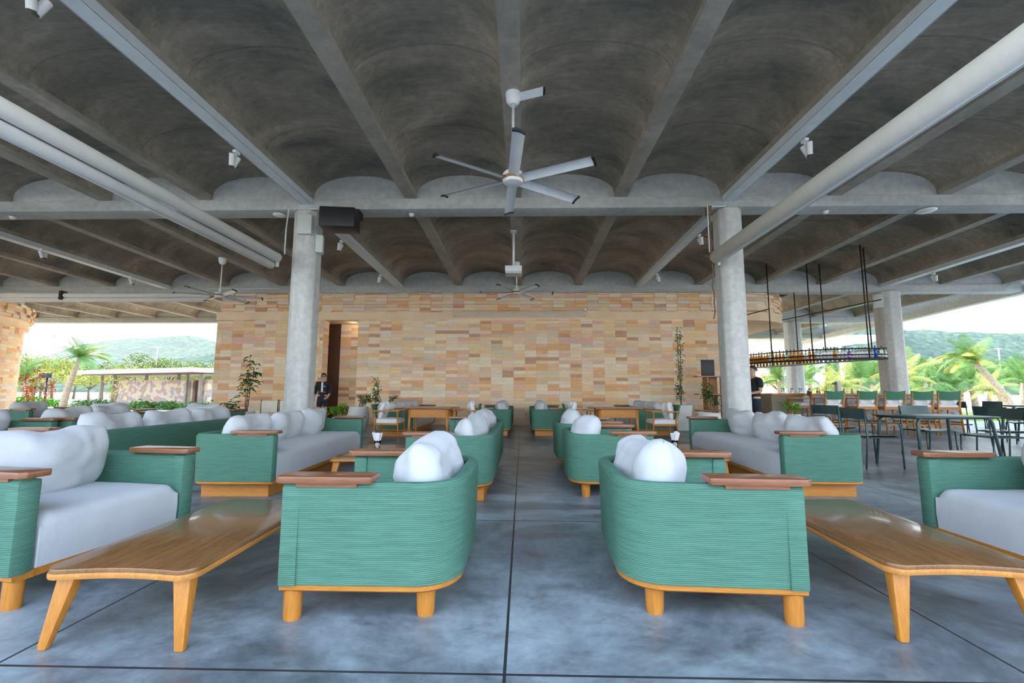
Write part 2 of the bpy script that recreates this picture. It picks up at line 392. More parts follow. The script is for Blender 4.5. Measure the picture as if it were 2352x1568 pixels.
# curved edge beam on the right, straight one on the left
m = MB(); prev = None
for (x0, y0), (x1, y1) in zip(EDGE, EDGE[1:]):
    m.add([(x0, y0, 4.3), (x1, y1, 4.3), (x1 + .3, y1, 4.3), (x0 + .3, y0, 4.3), (x0, y0, 4.56), (x1, y1, 4.56), (x1 + .3, y1, 4.56), (x0 + .3, y0, 4.56)],
          [(0, 1, 2, 3), (7, 6, 5, 4), (0, 4, 5, 1), (2, 6, 7, 3), (1, 5, 6, 2), (0, 3, 7, 4)])
    m.add([(x0 + .35, y0, 4.56), (x1 + .35, y1, 4.56), (x1 + .65, y1, 4.56), (x0 + .65, y0, 4.56), (x0 + .35, y0, 5.3), (x1 + .35, y1, 5.3), (x1 + .65, y1, 5.3), (x0 + .65, y0, 5.3)],
          [(0, 1, 2, 3), (7, 6, 5, 4), (0, 4, 5, 1), (2, 6, 7, 3), (1, 5, 6, 2), (0, 3, 7, 4)])
trim(m, 'render_pale')
m = MB(); m.box((rx(IMIN) - .2, 10.2, 4.85), (.3, 21.6, .8)); trim(m, 'beam_concrete')

# steel lighting channels below the ribs over the column lines
for i in (-6, -2, 2, 6):
    for b in (0, 1):
        ya, yb = YB[b] + (.36 if b else -1.4), YB[b + 1]; m = MB(); x = rx(i)
        za, zb = ribz(ya), ribz(yb)
        for dx, w_, h_ in ((0, .20, .012), (-.10, .012, .11), (.10, .012, .11)):
            m.add([(x + dx - w_ / 2, ya, za - .11), (x + dx + w_ / 2, ya, za - .11), (x + dx + w_ / 2, yb, zb - .11), (x + dx - w_ / 2, yb, zb - .11),
                   (x + dx - w_ / 2, ya, za - .11 + h_), (x + dx + w_ / 2, ya, za - .11 + h_), (x + dx + w_ / 2, yb, zb - .11 + h_), (x + dx - w_ / 2, yb, zb - .11 + h_)],
                  [(3, 2, 1, 0), (4, 5, 6, 7), (0, 1, 5, 4), (1, 2, 6, 5), (2, 3, 7, 6), (3, 0, 4, 7)])
        trim(m, 'steel_channel')

# columns (flattened octagon)
def column(x, y, z1, w_=.54, d_=.60, label=''):
    p = [(-.5, -.28), (-.26, -.5), (.26, -.5), (.5, -.28), (.5, .28), (.26, .5), (-.26, .5), (-.5, .28)]
    m = MB(); m.prism([(x + a * w_, y + b * d_) for a, b in p], 0, z1)
    return tag(m.obj('column', 'column_concrete', bevel=.035, smooth=2), kind='structure', label=label)
column(-4.15, 8.14, 4.51, .45, .45, label='tall pale concrete column rising behind the left three seat sofa')
column(3.88, 8.14, 4.51, .43, .45, label='tall pale concrete column rising behind the right three seat sofa')
column(12.0, 14.55, 4.36, .62, .66, label='concrete column behind the right end of the hanging bottle rack')
column(12.75, 20.9, 4.36, .62, .66, label='far pale concrete column behind the middle of the hanging bottle rack')
column(-12.3, 1.7, 4.3, label='concrete column out at the left front')
column(12.2, 1.7, 4.3, label='concrete column out at the right front')

# sandstone volumes
def clad(path, z0, z1, name, mat='sandstone', blocks=False, depth=.04, seed=1):
    """vertical cladding along a plan path, outward to the right of travel"""
    pts = [Vector((x, y)) for x, y in path]; L = [0]
    for a, b in zip(pts, pts[1:]): L.append(L[-1] + (b - a).length)
    def P(s):
        s = max(0, min(L[-1], s))
        for k in range(len(L) - 1):
            if s <= L[k + 1] + 1e-9:
                t_ = (s - L[k]) / (L[k + 1] - L[k]); p = pts[k].lerp(pts[k + 1], t_); d = (pts[k + 1] - pts[k]).normalized(); return p, Vector((d.y, -d.x))
    m = MB(); uv = []
    def quad(q, u):
        m.add(q, [tuple(range(4))]); uv.extend(u)
    if not blocks:
        for k in range(len(pts) - 1):
            a, b = pts[k], pts[k + 1]
            quad([(a.x, a.y, z0), (b.x, b.y, z0), (b.x, b.y, z1), (a.x, a.y, z1)], [(L[k], z0), (L[k + 1], z0), (L[k + 1], z1), (L[k], z1)])
    else:
        rnd = random.Random(seed); bw, bh = .37, .11
        for j_ in range(int(math.floor(z0 / bh)), int(math.ceil(z1 / bh))):
            za, zb = max(z0, j_ * bh), min(z1, (j_ + 1) * bh)
            if zb - za < .01: continue
            for i in range(int(L[-1] / bw) + 1):
                sa, sb = i * bw, min(L[-1], (i + 1) * bw)
                if sb - sa < .02: continue
                (pa, na), (pb, nb) = P(sa + 1e-4), P(sb - 1e-4); o_ = rnd.choice((0.0, .35, .7, 1)) * depth
                a = pa + na * o_; b = pb + nb * o_; g_ = .003
                U0, U1, V0, V1 = sa + .005, sb - .005, za + .005, zb - .005
                A, B, C, D = (a.x, a.y, za + g_), (b.x, b.y, za + g_), (b.x, b.y, zb - g_), (a.x, a.y, zb - g_)
                ia, ib = pa - na * .03, pb - nb * .03
                A2, B2, C2, D2 = (ia.x, ia.y, za + g_), (ib.x, ib.y, za + g_), (ib.x, ib.y, zb - g_), (ia.x, ia.y, zb - g_)
                cu = [(U0, V0), (U1, V0), (U1, V1), (U0, V1)]
                quad([A, B, C, D], cu); quad([A2, A, D, D2], cu); quad([B, B2, C2, C], cu); quad([D, C, C2, D2], cu); quad([A2, B2, B, A], cu)
    return m, uv
def arc(cx, cy, r, a0, a1, n=14): return [(cx + r * cos(R(a0 + (a1 - a0) * k / n)), cy + r * sin(R(a0 + (a1 - a0) * k / n))) for k in range(n + 1)]
WY = 14.38
# back volume: doorway between x=-6.65 and -5.5
DL, DR, DT = -6.63, -5.47, 3.44
for nm, path, z0, z1 in (('wall_back', [(-10.25, 20.5), (-10.25, WY), (DL, WY)], 0, DT), ('wall_back', [(DR, WY), (6.55, WY)], 0, DT),):
    m, uv = clad(path, z0, z1, nm); struct(nm, m, 'sandstone', uvs=uv)
m, uv = clad([(DL, WY), (DL, WY + .42)], 0, DT, ''); struct('wall_doorway', m, 'sandstone', uvs=uv)
m, uv = clad([(-6.42, WY + .9), (DR + .1, WY + .9)], 0, DT, ''); struct('wall_recess', m, 'sandstone', uvs=uv)
m = MB(); m.box((-6.75, WY + 1.0, DT / 2), (.66, .08, DT)); struct('corridor_shade', m, 'dark_wood')  # dark panel standing in for the shade of the corridor opening
m = MB(); m.box(((DL + DR) / 2, WY + 1.9, DT / 2), (4, .05, DT)); struct('wall_corridor', m, 'dark_wood')
m = MB(); m.box(((DL + DR) / 2 - .5, WY + 1.05, DT + .05), (DR - DL + 2.2, 2.05, .1)); trim(m, 'band_sandstone')
back_top = [(-10.25, 20.5), (-10.25, WY), (7.3, WY)] + arc(7.3, WY + 2.0, 2.0, -90, 0)[1:] + [(9.3, 20)]
m, uv = clad(back_top, 3.69, 4.338, '', blocks=True, depth=.06); 
struct('wall_frieze', m, 'sandstone', uvs=uv)
back_band = [(x, y) for x, y in back_top]
m, uv = clad([(-10.25 - .03, 20.5), (-10.28, WY - .03), (7.3, WY - .03)] + arc(7.3, WY + 2.0, 2.03, -90, 0)[1:] + [(9.33, 20)], 3.44, 3.70, ''); struct('wall_band', m, 'band_sandstone', uvs=uv)
m = MB(); m.prism([(-10.25, WY), (7.3, WY)] + arc(7.3, WY + 2, 2.0, -90, 0)[1:] + [(9.3, 20), (-10.25, 20)], 4.36, 4.42); trim(m, 'band_sandstone')
m = MB(); m.prism([(6.5, WY), (7.3, WY)] + arc(7.3, WY + 2, 2.0, -90, 0)[1:] + [(9.3, 20), (6.5, 20)], 3.42, 3.46); trim(m, 'band_sandstone')
m, uv = clad([(6.55, WY), (6.55, 16.6), (8.35, 17.3), (8.35, 20)], 0, 3.44, ''); struct('wall_right', m, 'sandstone', uvs=uv)
# left drum
dc, dr_ = (-23.2, 13.6), 4.7
pth = arc(dc[0], dc[1], dr_, -100, 60, 26)
m, uv = clad(pth, 0, 3.46, ''); struct('wall_left', m, 'sandstone', uvs=uv)
m, uv = clad(arc(dc[0], dc[1], dr_ + .16, -100, 60, 26), 3.72, 4.30, '', blocks=True, depth=.10, seed=4); struct('wall_left_frieze', m, 'sandstone', uvs=uv)
m, uv = clad(arc(dc[0], dc[1], dr_ + .12, -100, 60, 26), 3.46, 3.72, ''); struct('wall_left_band', m, 'band_sandstone', uvs=uv)
m = MB(); m.prism([(dc[0] + (dr_ + .13) * cos(R(a)), dc[1] + (dr_ + .13) * sin(R(a))) for a in range(-100, 240, 6)], 3.44, 3.47); trim(m, 'band_sandstone')
m = MB(); m.prism([(dc[0] + dr_ * .98 * cos(R(a)), dc[1] + dr_ * .98 * sin(R(a))) for a in range(0, 360, 12)], 4.25, 4.95); trim(m, 'render_pale')

# rolled blinds along the column lines and under the second beam
def blind(name, x, label, two):
    t_ = thing(name, (x, 5, 3.5), label, 'blind')
    if two:
        m = MB(); m.tube([(-.02, -5.5, .04), (-.02, 2.82, .04)], .085, 16); m.obj('roller_tube', 'blind_fabric', t_, True)
        m = MB(); m.tube([(-.12, -5.5, -.10), (-.12, 2.80, -.10)], .075, 14); m.obj('cassette', 'white_paint', t_, True)
    else:
        m = MB(); m.tube([(0, -5.5, .02), (0, 2.82, .02)], .115, 18, True, 1.05); m.obj('roller_tube', 'blind_fabric', t_, True)
        m = MB(); m.box((.13, -1.34, .03), (.02, 8.3, .16)); m.box((.10, -1.34, .10), (.08, 8.3, .015)); m.obj('cassette', 'steel_channel', t_)
    m = MB(); m.box((.05 if not two else -.02, 2.83, .0), (.05, .03, .26)); m.obj('end_bracket', 'grey_plastic', t_)
    for dx in (0,):
        m = MB(); m.tube([(.12 if two else -.12, 2.8, .1), (.13 if two else -.13, 2.78, .55), (.15 if two else -.12, 2.8, .98)], .012, 6); m.obj('cord', 'grey_plastic', t_)
    return t_
blind('rolled_blind', -4.52, 'pale double rolled blind running from the left column towards the viewer', True)
blind('rolled_blind', 3.50, 'thick pale rolled blind running from the right column towards the viewer', False)
t_ = thing('rolled_blind', (-15.8, 13.95, 4.1), 'long pale rolled blind hung across the left opening below the second beam', 'blind')
m = MB(); m.tube([(-7.5, 0, .10), (5.5, 0, .10)], .075, 12); m.obj('roller_tube', 'blind_fabric', t_, True)
m = MB(); m.tube([(-7.5, .02, -.05), (5.5, .02, -.05)], .07, 12); m.obj('cassette', 'blind_fabric', t_, True)
m = MB(); m.box((.6, -.02, .09), (.08, .2, .3)); m.obj('bracket', 'iron', t_)

# ------------------------------------------------------------------ upholstered seating
def upath(D, W, r, inset=0, n=8):
    """plan path of the tub: front end of one arm, round the back, to the other front end (front = +x)"""
    h, b, f = W / 2 - inset, -D / 2 + inset, D / 2
    P = [(f, -h), (f - .25 * D, -h), (0, -h), (b + r, -h)]
    P += [(b + r - r * sin(pi / 2 * k / n), -h + r - r * cos(pi / 2 * k / n)) for k in range(1, n + 1)]
    P += [(b, 0)]
    Q = [(x, -y) for x, y in reversed(P[:-1])]
    return P + Q
def sweep(path, prof, lean=0):
    """closed profile (offset outward, z) along a plan path"""
    m = MB(); n = len(prof); V = []
    for i, p in enumerate(path):
        a = Vector(path[max(i - 1, 0)]); b = Vector(path[min(i + 1, len(path) - 1)]); d = (b - a).normalized(); nn = Vector((-d.y, d.x)) * -1
        # outward = away from the centre
        if nn.dot(Vector(p)) < 0 and abs(nn.dot(Vector(p))) > .01: nn = -nn
        for o_, z in prof:
            q = Vector(p) + nn * (o_ + lean * z); V.append((q.x, q.y, z))
    Fc = [(i * n + k, i * n + (k + 1) % n, (i + 1) * n + (k + 1) % n, (i + 1) * n + k) for i in range(len(path) - 1) for k in range(n)]
    Fc += [tuple(range(n)), tuple(range((len(path) - 1) * n, len(path) * n))]
    return m.add(V, Fc)
def softbox(w_, d_, h_, seed=0, nu=14, crown=.03, pw=7):
    """seat cushion: rounded slab with a crowned top; centre of base at origin"""
    m = MB(); rn = 16; V = []
    def sp(t): return math.copysign(abs(t) ** (2 / pw), t)
    nz = 10; N = 56
    for j in range(nz + 1):
        ph = -pi / 2 + pi * j / nz
        for k in range(N):
            th = 2 * pi * k / N
            cr = max(0.0, cos(ph)) ** (2 / 6); sz = math.copysign(abs(sin(ph)) ** (2 / 3.2), sin(ph))
            V.append((w_ / 2 * cr * sp(cos(th)), d_ / 2 * cr * sp(sin(th)), h_ / 2 + h_ / 2 * sz))
    Fc = [(j * N + k, j * N + (k + 1) % N, (j + 1) * N + (k + 1) % N, (j + 1) * N + k) for j in range(nz) for k in range(N)]
    return m.add(V, Fc)
def slab_cushion(w_, d_, h_, r=.05):
    m = MB(); nx, ny = max(6, int(w_ / .08)), max(6, int(d_ / .08))
    def top(u, v):
        u = .5 - .5 * cos(pi * u) if 1 else u; v = .5 - .5 * cos(pi * v)
        x, y = (u - .5) * w_, (v - .5) * d_
        ex = max(0, abs(x) - (w_ / 2 - r)) / r; ey = max(0, abs(y) - (d_ / 2 - r)) / r
        q = min(1, math.hypot(ex, ey)); z = h_ - r * (1 - math.sqrt(max(0, 1 - q * q)))
        z += .022 * (1 - (2 * u - 1) ** 2) * (1 - (2 * v - 1) ** 2) + .006 * noise.noise(Vector((x * 5, y * 5, w_)))
        return (x, y, z)
    nx2, ny2 = nx * 2, ny * 2
    m.grid(top, nx2, ny2)
    m.v = [v for v in m.v]
    # skirt
    ring = [i for i in range(nx2 + 1)] + [(j) * (nx2 + 1) + nx2 for j in range(1, ny2 + 1)] + [ny2 * (nx2 + 1) + i for i in range(nx2 - 1, -1, -1)] + [j * (nx2 + 1) for j in range(ny2 - 1, 0, -1)]
    k0 = len(m.v); L = len(ring)
    for fr in (.5, .0):
        for idx in ring:
            x, y, z = m.v[idx]; m.v.append((x * (1.0 + .012 * (fr > 0)), y * (1 + .004 * (fr > 0)), (h_ - r) * fr))
    for k in range(L):
        a, b = ring[k], ring[(k + 1) % L]; m.f.append((b, a, k0 + k, k0 + (k + 1) % L)); m.f.append((k0 + (k + 1) % L, k0 + k, k0 + L + k, k0 + L + (k + 1) % L))
    return m
def pillow_mb(w_, h_, t_, seed=0, sag=.10, ears=.06):
    """loose back cushion in the YZ plane, thickness along x, bottom at z=0"""
    m = MB(); n = 26; rnd = random.Random(seed); ph = rnd.uniform(0, 9); skew = rnd.uniform(-.5, .5)
    def side(sg):
        def fn(a, b):
            u, v = 2 * a - 1, 2 * b - 1
            u = math.copysign(abs(u) ** .8, u); v = math.copysign(abs(v) ** .8, v)
            th = ((1 - abs(u) ** 2.6) * (1 - abs(v) ** 2.6)) ** .5
            y = w_ / 2 * u * (1 - .30 * v * v) ** .5 * (1 - .03 * (1 - v * v)); z = h_ / 2 * (1 + v * (1 - .26 * u * u) ** .5 * 1.08)
            up = (v + 1) / 2
            z -= sag * up * up * math.exp(-((u - skew * .4) / .55) ** 2) + .02 * skew * u * up
            x = sg * t_ / 2 * th * (1 + .18 * (1 - up)) + .03 * sin(3 * u + ph) * th + .02 * sin(4 * u + ph) * up
            x += .022 * th * noise.noise(Vector((u * 2.2 + seed, v * 3.1, sg + ph))) + .012 * sin(9 * (u + .5 * v) + ph) * th * abs(u) + .016 * th * max(0, up) * noise.noise(Vector((u * 7 + seed, v * 1.6, ph)))
            z += .012 * noise.noise(Vector((u * 3 + seed, ph, 0)))
            return (x, y, z)
        return fn
    m.grid(side(1), n, n); k = len(m.v); m.grid(side(-1), n, n)
    return m
def pillow_me(seed, w_, h_, t_, sag, mat='white_fabric'):
    m = pillow_mb(w_, h_, t_, seed, sag); me = m.mesh('back_cushion', mat, False)
    bm = bmesh.new(); bm.from_mesh(me); bmesh.ops.remove_doubles(bm, verts=bm.verts, dist=.004); bmesh.ops.recalc_face_normals(bm, faces=bm.faces); bm.to_mesh(me); bm.free()
    for p in me.polygons: p.use_smooth = True
    return me
PIL = {}
def pillow(root, lx, ly, lz, tilt, w_=.80, h_=.50, t_=.26, seed=0, sag=.09, label='', yaw=0, group=None, mat='white_fabric'):
    """cushion resting in a seat: local place (lx, ly, lz) in the frame of the seat"""
    k = (seed, w_, h_, t_, sag, mat)
    if k not in PIL: PIL[k] = pillow_me(seed, w_, h_, t_, sag, mat)
    o = bpy.data.objects.new('back_cushion', PIL[k]); COL.objects.link(o)
    a = root.rotation_euler.z; L = root.location
    o.location = (L.x + lx * cos(a) - ly * sin(a), L.y + lx * sin(a) + ly * cos(a), L.z + lz)
    o.rotation_euler = (0, -tilt, a + yaw)
    tag(o, label, 'cushion', group or 'white back cushions on the green seats'); return o

def seating(W, D, loc, face, label, cat, name, r=.17, plinth=False, cushions=()):
    t_ = thing(name, (loc[0], loc[1], 0), label, cat, rz=R(face)); tk = .085
    path = upath(D, W, r, tk / 2)
    hh = tk / 2; zt = .648; zb = .172
    prof = [(-hh, zb), (-hh, zt - .02), (-hh + .02, zt), (hh - .02, zt), (hh, zt - .02), (hh, zb)]
    # extra rings for the woven side
    m = sweep(path, prof, .03); m.obj('shell', 'green_rope', t_, 2)
    for s in (-1, 1):
        m = MB(); y = s * (W / 2 - tk / 2 + .012)
        m.prism([(D / 2 - .085, y - .05), (D / 2 - .085, y + .05), (D / 2 + .002, y + .05), (D / 2 + .012, y), (D / 2 + .002, y - .05)], zb - .004, .636, .985)
        m.obj('arm_post', 'green_rope', t_, 2, .012)
        m = MB(); yo = s * (W / 2 - .035)
        m.prism([(D / 2 - .44, yo - .062), (D / 2 - .43, yo - .072), (D / 2 + .015, yo - .072), (D / 2 + .04, yo - .05), (D / 2 + .04, yo + .05), (D / 2 + .015, yo + .072), (D / 2 - .43, yo + .072), (D / 2 - .44, yo + .062)], .650, .684)
        a = m.obj('armrest', 'arm_wood', t_, 2, .006)
        m = MB(); m.box((D / 2 - .215, s * (W / 2 + .006), .641), (.30, .035, .018)); m.obj('armrest_cleat', 'arm_wood', a)
    p2 = upath(D, W + .01, r, .045)
    pr = [(-.05, .138), (-.05, .178), (.03, .178), (.042, .168), (.042, .148), (.03, .138)]
    m = sweep(p2, pr, 0); m.box((D / 2 - .03, 0, .158), (.05, W - .12, .04)); m.obj('base_rim', 'teak_frame', t_, 2)
    m = MB(); m.box((.0, 0, .165), (D - .14, W - .14, .03)); m.obj('deck', 'dark_wood', t_)
    if plinth:
        m = MB(); m.box((0, 0, .068), (D - .16, W - .20, .136)); m.obj('plinth', 'teak_frame', t_, False, .004)
    else:
        for sx_ in (-1, 1):
            for s in (-1, 1):
                m = MB()
                if sx_ > 0: m.lathe([(.043, 0), (.046, .02), (.048, .168)], (D / 2 - .05, s * (W / 2 - .045), 0), 12, (.95, .85))
                else: m.lathe([(.038, 0), (.042, .02), (.047, .150)], (-D / 2 + .17, s * (W / 2 - .10), 0), 14, (1.05, .8))
                m.obj('leg', 'teak_leg', t_, 2)
    sc = slab_cushion(D - .12, W - .19, .265, .06)
    sc.v = [(x + .055 + (.0 if z > .1 else 0), y, z + .178) for x, y, z in sc.v]
    sc.obj('seat_cushion', 'white_fabric', t_, True)
    return t_

def cush3(t_, W, n, where, seed, sag=.08, h_=.43, w_=None):
    w_ = w_ or (W - .20) / n * .99
    for k in range(n):
        y = -(W - .20) / 2 + (k + .5) * (W - .20) / n
        a = t_.rotation_euler.z; near = (sin(a) * 0 + cos(a) * y)   # world y order
        pos = sorted(range(n), key=lambda q: cos(a) * (-(W - .20) / 2 + (q + .5) * (W - .20) / n)).index(k)
        lab = {1: '', 2: ('nearer ', 'farther '), 3: ('nearest ', 'middle ', 'farthest ')}[n]
        pillow(t_, -.225, y, .415, -.22, w_, h_, .25, seed + k, sag, 'white %sback cushion on the %s' % (lab[pos] if lab else '', where))

def armchair(loc, face, label, where=None, W=.99, D=.86, pil=True, seed=1, sag=.05, h_=.43):
    t_ = seating(W, D, loc, face, label, 'armchair', 'lounge_armchair')
    if pil: pillow(t_, -.235, 0, .415, -.20, W - .20, h_, .29, seed, sag, 'white back cushion on the ' + where)
    return t_
def sofa(loc, face, label, where, W=2.75, D=.86, n=3, seed=10, r=.12, sag=.045):
    t_ = seating(W, D, loc, face, label, 'sofa', 'lounge_sofa', r, True)
    cush3(t_, W, n, where, seed, sag); return t_

armchair((-.74, 2.70), 180, 'green woven armchair nearest the viewer on the left of the aisle, turned to the left', 'front armchair left of the aisle', seed=1, sag=.06)
armchair((.945, 2.74), -3, 'green woven armchair nearest the viewer on the right of the aisle, turned to the right', 'front armchair right of the aisle', seed=2, sag=.06)
armchair((-2.90, 2.80), -8, 'green woven armchair facing right, cut by the left edge beside the front coffee table', 'armchair at the left edge of the photo', seed=3, sag=.04, h_=.45)
armchair((3.27, 2.80), 180, 'green woven armchair facing left, cut by the right edge beside the front coffee table', 'armchair at the right edge of the photo', seed=4)
armchair((.93, 5.20), 0, 'green armchair directly behind the front right armchair, on round legs', 'second armchair right of the aisle', seed=5, sag=.06)
armchair((.92, 6.70), 0, 'green armchair third back along the right side of the aisle', 'third armchair right of the aisle', seed=6, sag=.06)
sofa((-3.03, 5.93), 1.5, 'green three seat sofa facing right in front of the left concrete column', 'sofa in front of the left column', seed=11)
sofa((3.20, 6.16), 179, 'green three seat sofa facing left in front of the right concrete column', 'sofa in front of the right column', seed=14)
sofa((-.74, 5.86), 180, 'green three seat sofa with rounded back to the aisle, behind the front left armchair', 'sofa left of the aisle behind the front armchair', seed=17, r=.2, sag=.06)
sofa((-5.13, 6.12), 180, 'green three seat sofa turned away with its long dark back facing the left column sofa', 'sofa turned away behind the left column sofa', seed=20, r=.2)
sofa((-.72, 12.32), 180, 'far green sofa at the end of the aisle on its left, near the stone wall', 'far sofa left of the aisle by the wall', seed=23, n=3)
sofa((.66, 12.36), 0, 'far green sofa at the end of the aisle on its right, near the stone wall', 'far sofa right of the aisle by the wall', seed=26, n=3)
sofa((-3.09, 12.05), 0, 'far green sofa behind the left wooden dining table', 'far sofa behind the left dining table', seed=29)
sofa((3.30, 12.55), 180, 'far green sofa behind the right wooden dining table', 'far sofa behind the right dining table', seed=32, W=2.7)
armchair((-7.25, 5.88), 0, 'green armchair peeking in low at the far left edge of the photo', 'armchair low at the far left edge', seed=40)
armchair((-7.12, 6.98), 0, 'green armchair with dark front post behind the turned away sofa, second in the left cluster', 'second armchair of the left cluster', seed=41, sag=.06)
armchair((-7.50, 8.10), 0, 'green armchair third in the left cluster, mostly hidden by the turned away sofa', 'third armchair of the left cluster', seed=42)
armchair((-8.75, 9.35), 90, 'green armchair with its back to the viewer at the rear of the left cluster', 'armchair seen from behind in the left cluster', seed=43, sag=.04)
armchair((-11.35, 10.1), 0, 'small green armchair farthest left, below the stone drum', 'farthest left armchair below the stone drum', seed=44)
armchair((-6.75, 9.45), 90, 'green armchair with its back to the viewer, between palm and stone wall corner', 'armchair seen from behind left of the tall potted plant', seed=45, sag=.05)
sofa((-10.3, 7.2), 0, 'green sofa at the far left whose wooden armrest shows above the left cluster', 'sofa at the far left', seed=46, W=2.0, n=2)

# ------------------------------------------------------------------ low coffee tables
def coffee(loc, rz, label, L=1.27, W=.66):
    t_ = thing('coffee_table', (loc[0], loc[1], 0), label, 'coffee table', rz=rz)
    def outline(k=0.0, n=6):
        hx, hy = W / 2 - k, L / 2 - k; r = .07; P = []
        for cx, cy, a0 in ((hx - r, -hy + r, -90), (hx - r, hy - r, 0), (-hx + r, hy - r, 90), (-hx + r, -hy + r, 180)):
            P += [(cx + r * cos(R(a0 + 90 * q / n)), cy + r * sin(R(a0 + 90 * q / n))) for q in range(n + 1)]
            if a0 in (0, 180):   # concave short ends
                s = 1 if a0 == 0 else -1
                P += [(s * (hx - r - (W - 2 * k - 2 * r) * q / 7), s * (hy - .028 * sin(pi * q / 7))) for q in range(1, 7)]
        return P
    m = MB(); m.prism(outline(), .300, .330); m.obj('tabletop', 'teak_tabletop', t_, 2, .006)
    m = MB(); m.prism(outline(-.004), .285, .312); m.obj('edge_band', 'teak_edge', t_, 2, .008)
    for sx_ in (-1, 1):
        for sy in (-1, 1):
            m = MB(); a = Vector((sx_ * (W / 2 - .075), sy * (L / 2 - .075), .29)); b = Vector((sx_ * (W / 2 - .035), sy * (L / 2 - .02), 0))
            q = []
            for p, wd in ((b, .020), (a, .040)):
                q += [(p.x - wd, p.y - wd * .7, p.z), (p.x + wd, p.y - wd * .7, p.z), (p.x + wd, p.y + wd * .7, p.z), (p.x - wd, p.y + wd * .7, p.z)]
            m.add(q, [(3, 2, 1, 0), (4, 5, 6, 7), (0, 1, 5, 4), (1, 2, 6, 5), (2, 3, 7, 6), (3, 0, 4, 7)]); m.obj('leg', 'teak_leg', t_, 2, .008)
    return t_
coffee((-1.755, 2.58), .012, 'long low teak coffee table in the left foreground, glossy brown top')
coffee((2.015, 2.73), -.05, 'long low teak coffee table in the right foreground, glossy brown top')
coffee((-1.90, 5.77), .0, 'low teak coffee table with a napkin glass, in front of the left column sofa', L=1.3, W=.66)
coffee((2.14, 6.0), 0, 'low teak coffee table with a napkin glass, in front of the right column sofa', L=1.3, W=.64)

def napkin_glass(x, y, where):
    t_ = thing('drinking_glass', (x, y, .3305), 'clear footed glass full of napkins on the ' + where, 'glass')
    m = MB(); m.lathe([(.0, 0), (.034, 0), (.036, .006), (.012, .016), (.012, .028), (.030, .045), (.040, .09), (.046, .145), (.043, .145), (.037, .09), (.027, .048), (.0, .036)], n=20)
    m.obj('bowl', 'glass', t_, True)
    rnd = random.Random(int(x * 10))
    for k in range(9):
        a = 2 * pi * k / 9 + rnd.uniform(-.2, .2); rr = .012 if k % 3 else .004; m = MB(); tl = rnd.uniform(.12, .30); h_ = rnd.uniform(.17, .20)
        c, s = cos(a), sin(a); b0 = Vector((rr * c, rr * s, .05)); d = Vector((c * tl, s * tl, 1)).normalized(); sd_ = Vector((-s, c, 0))
        p = [b0 - sd_ * .006, b0 + sd_ * .006, b0 + d * h_ + sd_ * .030, b0 + d * h_ * 1.05 , b0 + d * h_ - sd_ * .030]
        o_ = d.cross(sd_) * .004
        m.add([q + o_ for q in p] + [q - o_ for q in p], [(0, 1, 2, 3, 4), (9, 8, 7, 6, 5)] + [(i, (i + 1) % 5 + 5 * 0, (i + 1) % 5 + 5, i + 5) for i in range(5)])
        tag(m.obj('folded_napkin', 'paper', loc=(x, y, .3305)), 'white folded napkin standing in the glass on the ' + where, 'napkin', 'napkins in the glass on the ' + where)
napkin_glass(-1.83, 5.62, 'left middle coffee table'); napkin_glass(1.97, 5.85, 'right middle coffee table')

# ------------------------------------------------------------------ wooden dining set
def dining_chair(loc, face, label, back=True):
    t_ = thing('wooden_armchair', (loc[0], loc[1], 0), label, 'chair', rz=R(face))
    for s in (-1, 1):
        for m_, pts, rr in (('leg', [(.27, s * .27, 0), (.24, s * .26, .64)], [.013, .02]), ('leg', [(-.31, s * .25, 0), (-.24, s * .26, .42), (-.27, s * .26, .66)], [.013, .02, .017])):
            m = MB(); m.tube(pts, rr, 8); m.obj(m_, 'teak_leg', t_, True)
        m = MB(); m.prism([(-.33, s * .26 - .02), (.28, s * .27 - .03), (.30, s * .27), (.28, s * .27 + .03), (-.33, s * .26 + .02)], .645, .672); m.obj('armrest', 'teak_frame', t_, 2, .006)
    m = MB(); m.box((0, 0, .37), (.52, .52, .05)); m.obj('seat_frame', 'teak_frame', t_, 2, .01)
    m = slab_cushion(.54, .52, .085, .03); m.v = [(x, y, z + .395) for x, y, z in m.v]; m.obj('seat_cushion', 'white_linen', t_, True)
    m = MB(); m.add([(-.25, -.25, .5), (-.25, .25, .5), (-.33, .25, .80), (-.33, -.25, .80), (-.28, -.25, .5), (-.28, .25, .5), (-.36, .25, .80), (-.36, -.25, .80)], [(0, 1, 2, 3), (7, 6, 5, 4), (0, 4, 5, 1), (2, 6, 7, 3), (1, 5, 6, 2), (0, 3, 7, 4)]); m.obj('back_panel', 'sling_green', t_)
    return t_
def dining_table(x, y, label, rz=0):
    t_ = thing('dining_table', (x, y, 0), label, 'table', rz=rz)
    m = MB(); m.prism([(-.62, -.12), (-.50, -.40), (.50, -.40), (.62, -.12), (.62, .12), (.50, .40), (-.50, .40), (-.62, .12)], .715, .742); m.obj('tabletop', 'arm_wood', t_, 2, .006)
    m = MB()
    for c, d in (((0, -.30, .62), (.76, .03, .19)), ((0, .30, .62), (.76, .03, .19)), ((-.40, 0, .62), (.03, .56, .19)), ((.40, 0, .62), (.03, .56, .19))): m.box(c, d)
    m.obj('apron', 'teak_frame', t_)
    for sx_ in (-1, 1):
        for s in (-1, 1): m = MB(); m.tube([(sx_ * .42, s * .31, 0), (sx_ * .40, s * .30, .72)], [.024, .032], 8); m.obj('leg', 'teak_leg', t_, True)
dining_table(-2.03, 9.85, 'wooden dining table left of the aisle with two cushioned chairs')
dining_table(2.10, 10.1, 'wooden dining table right of the aisle with two cushioned chairs')
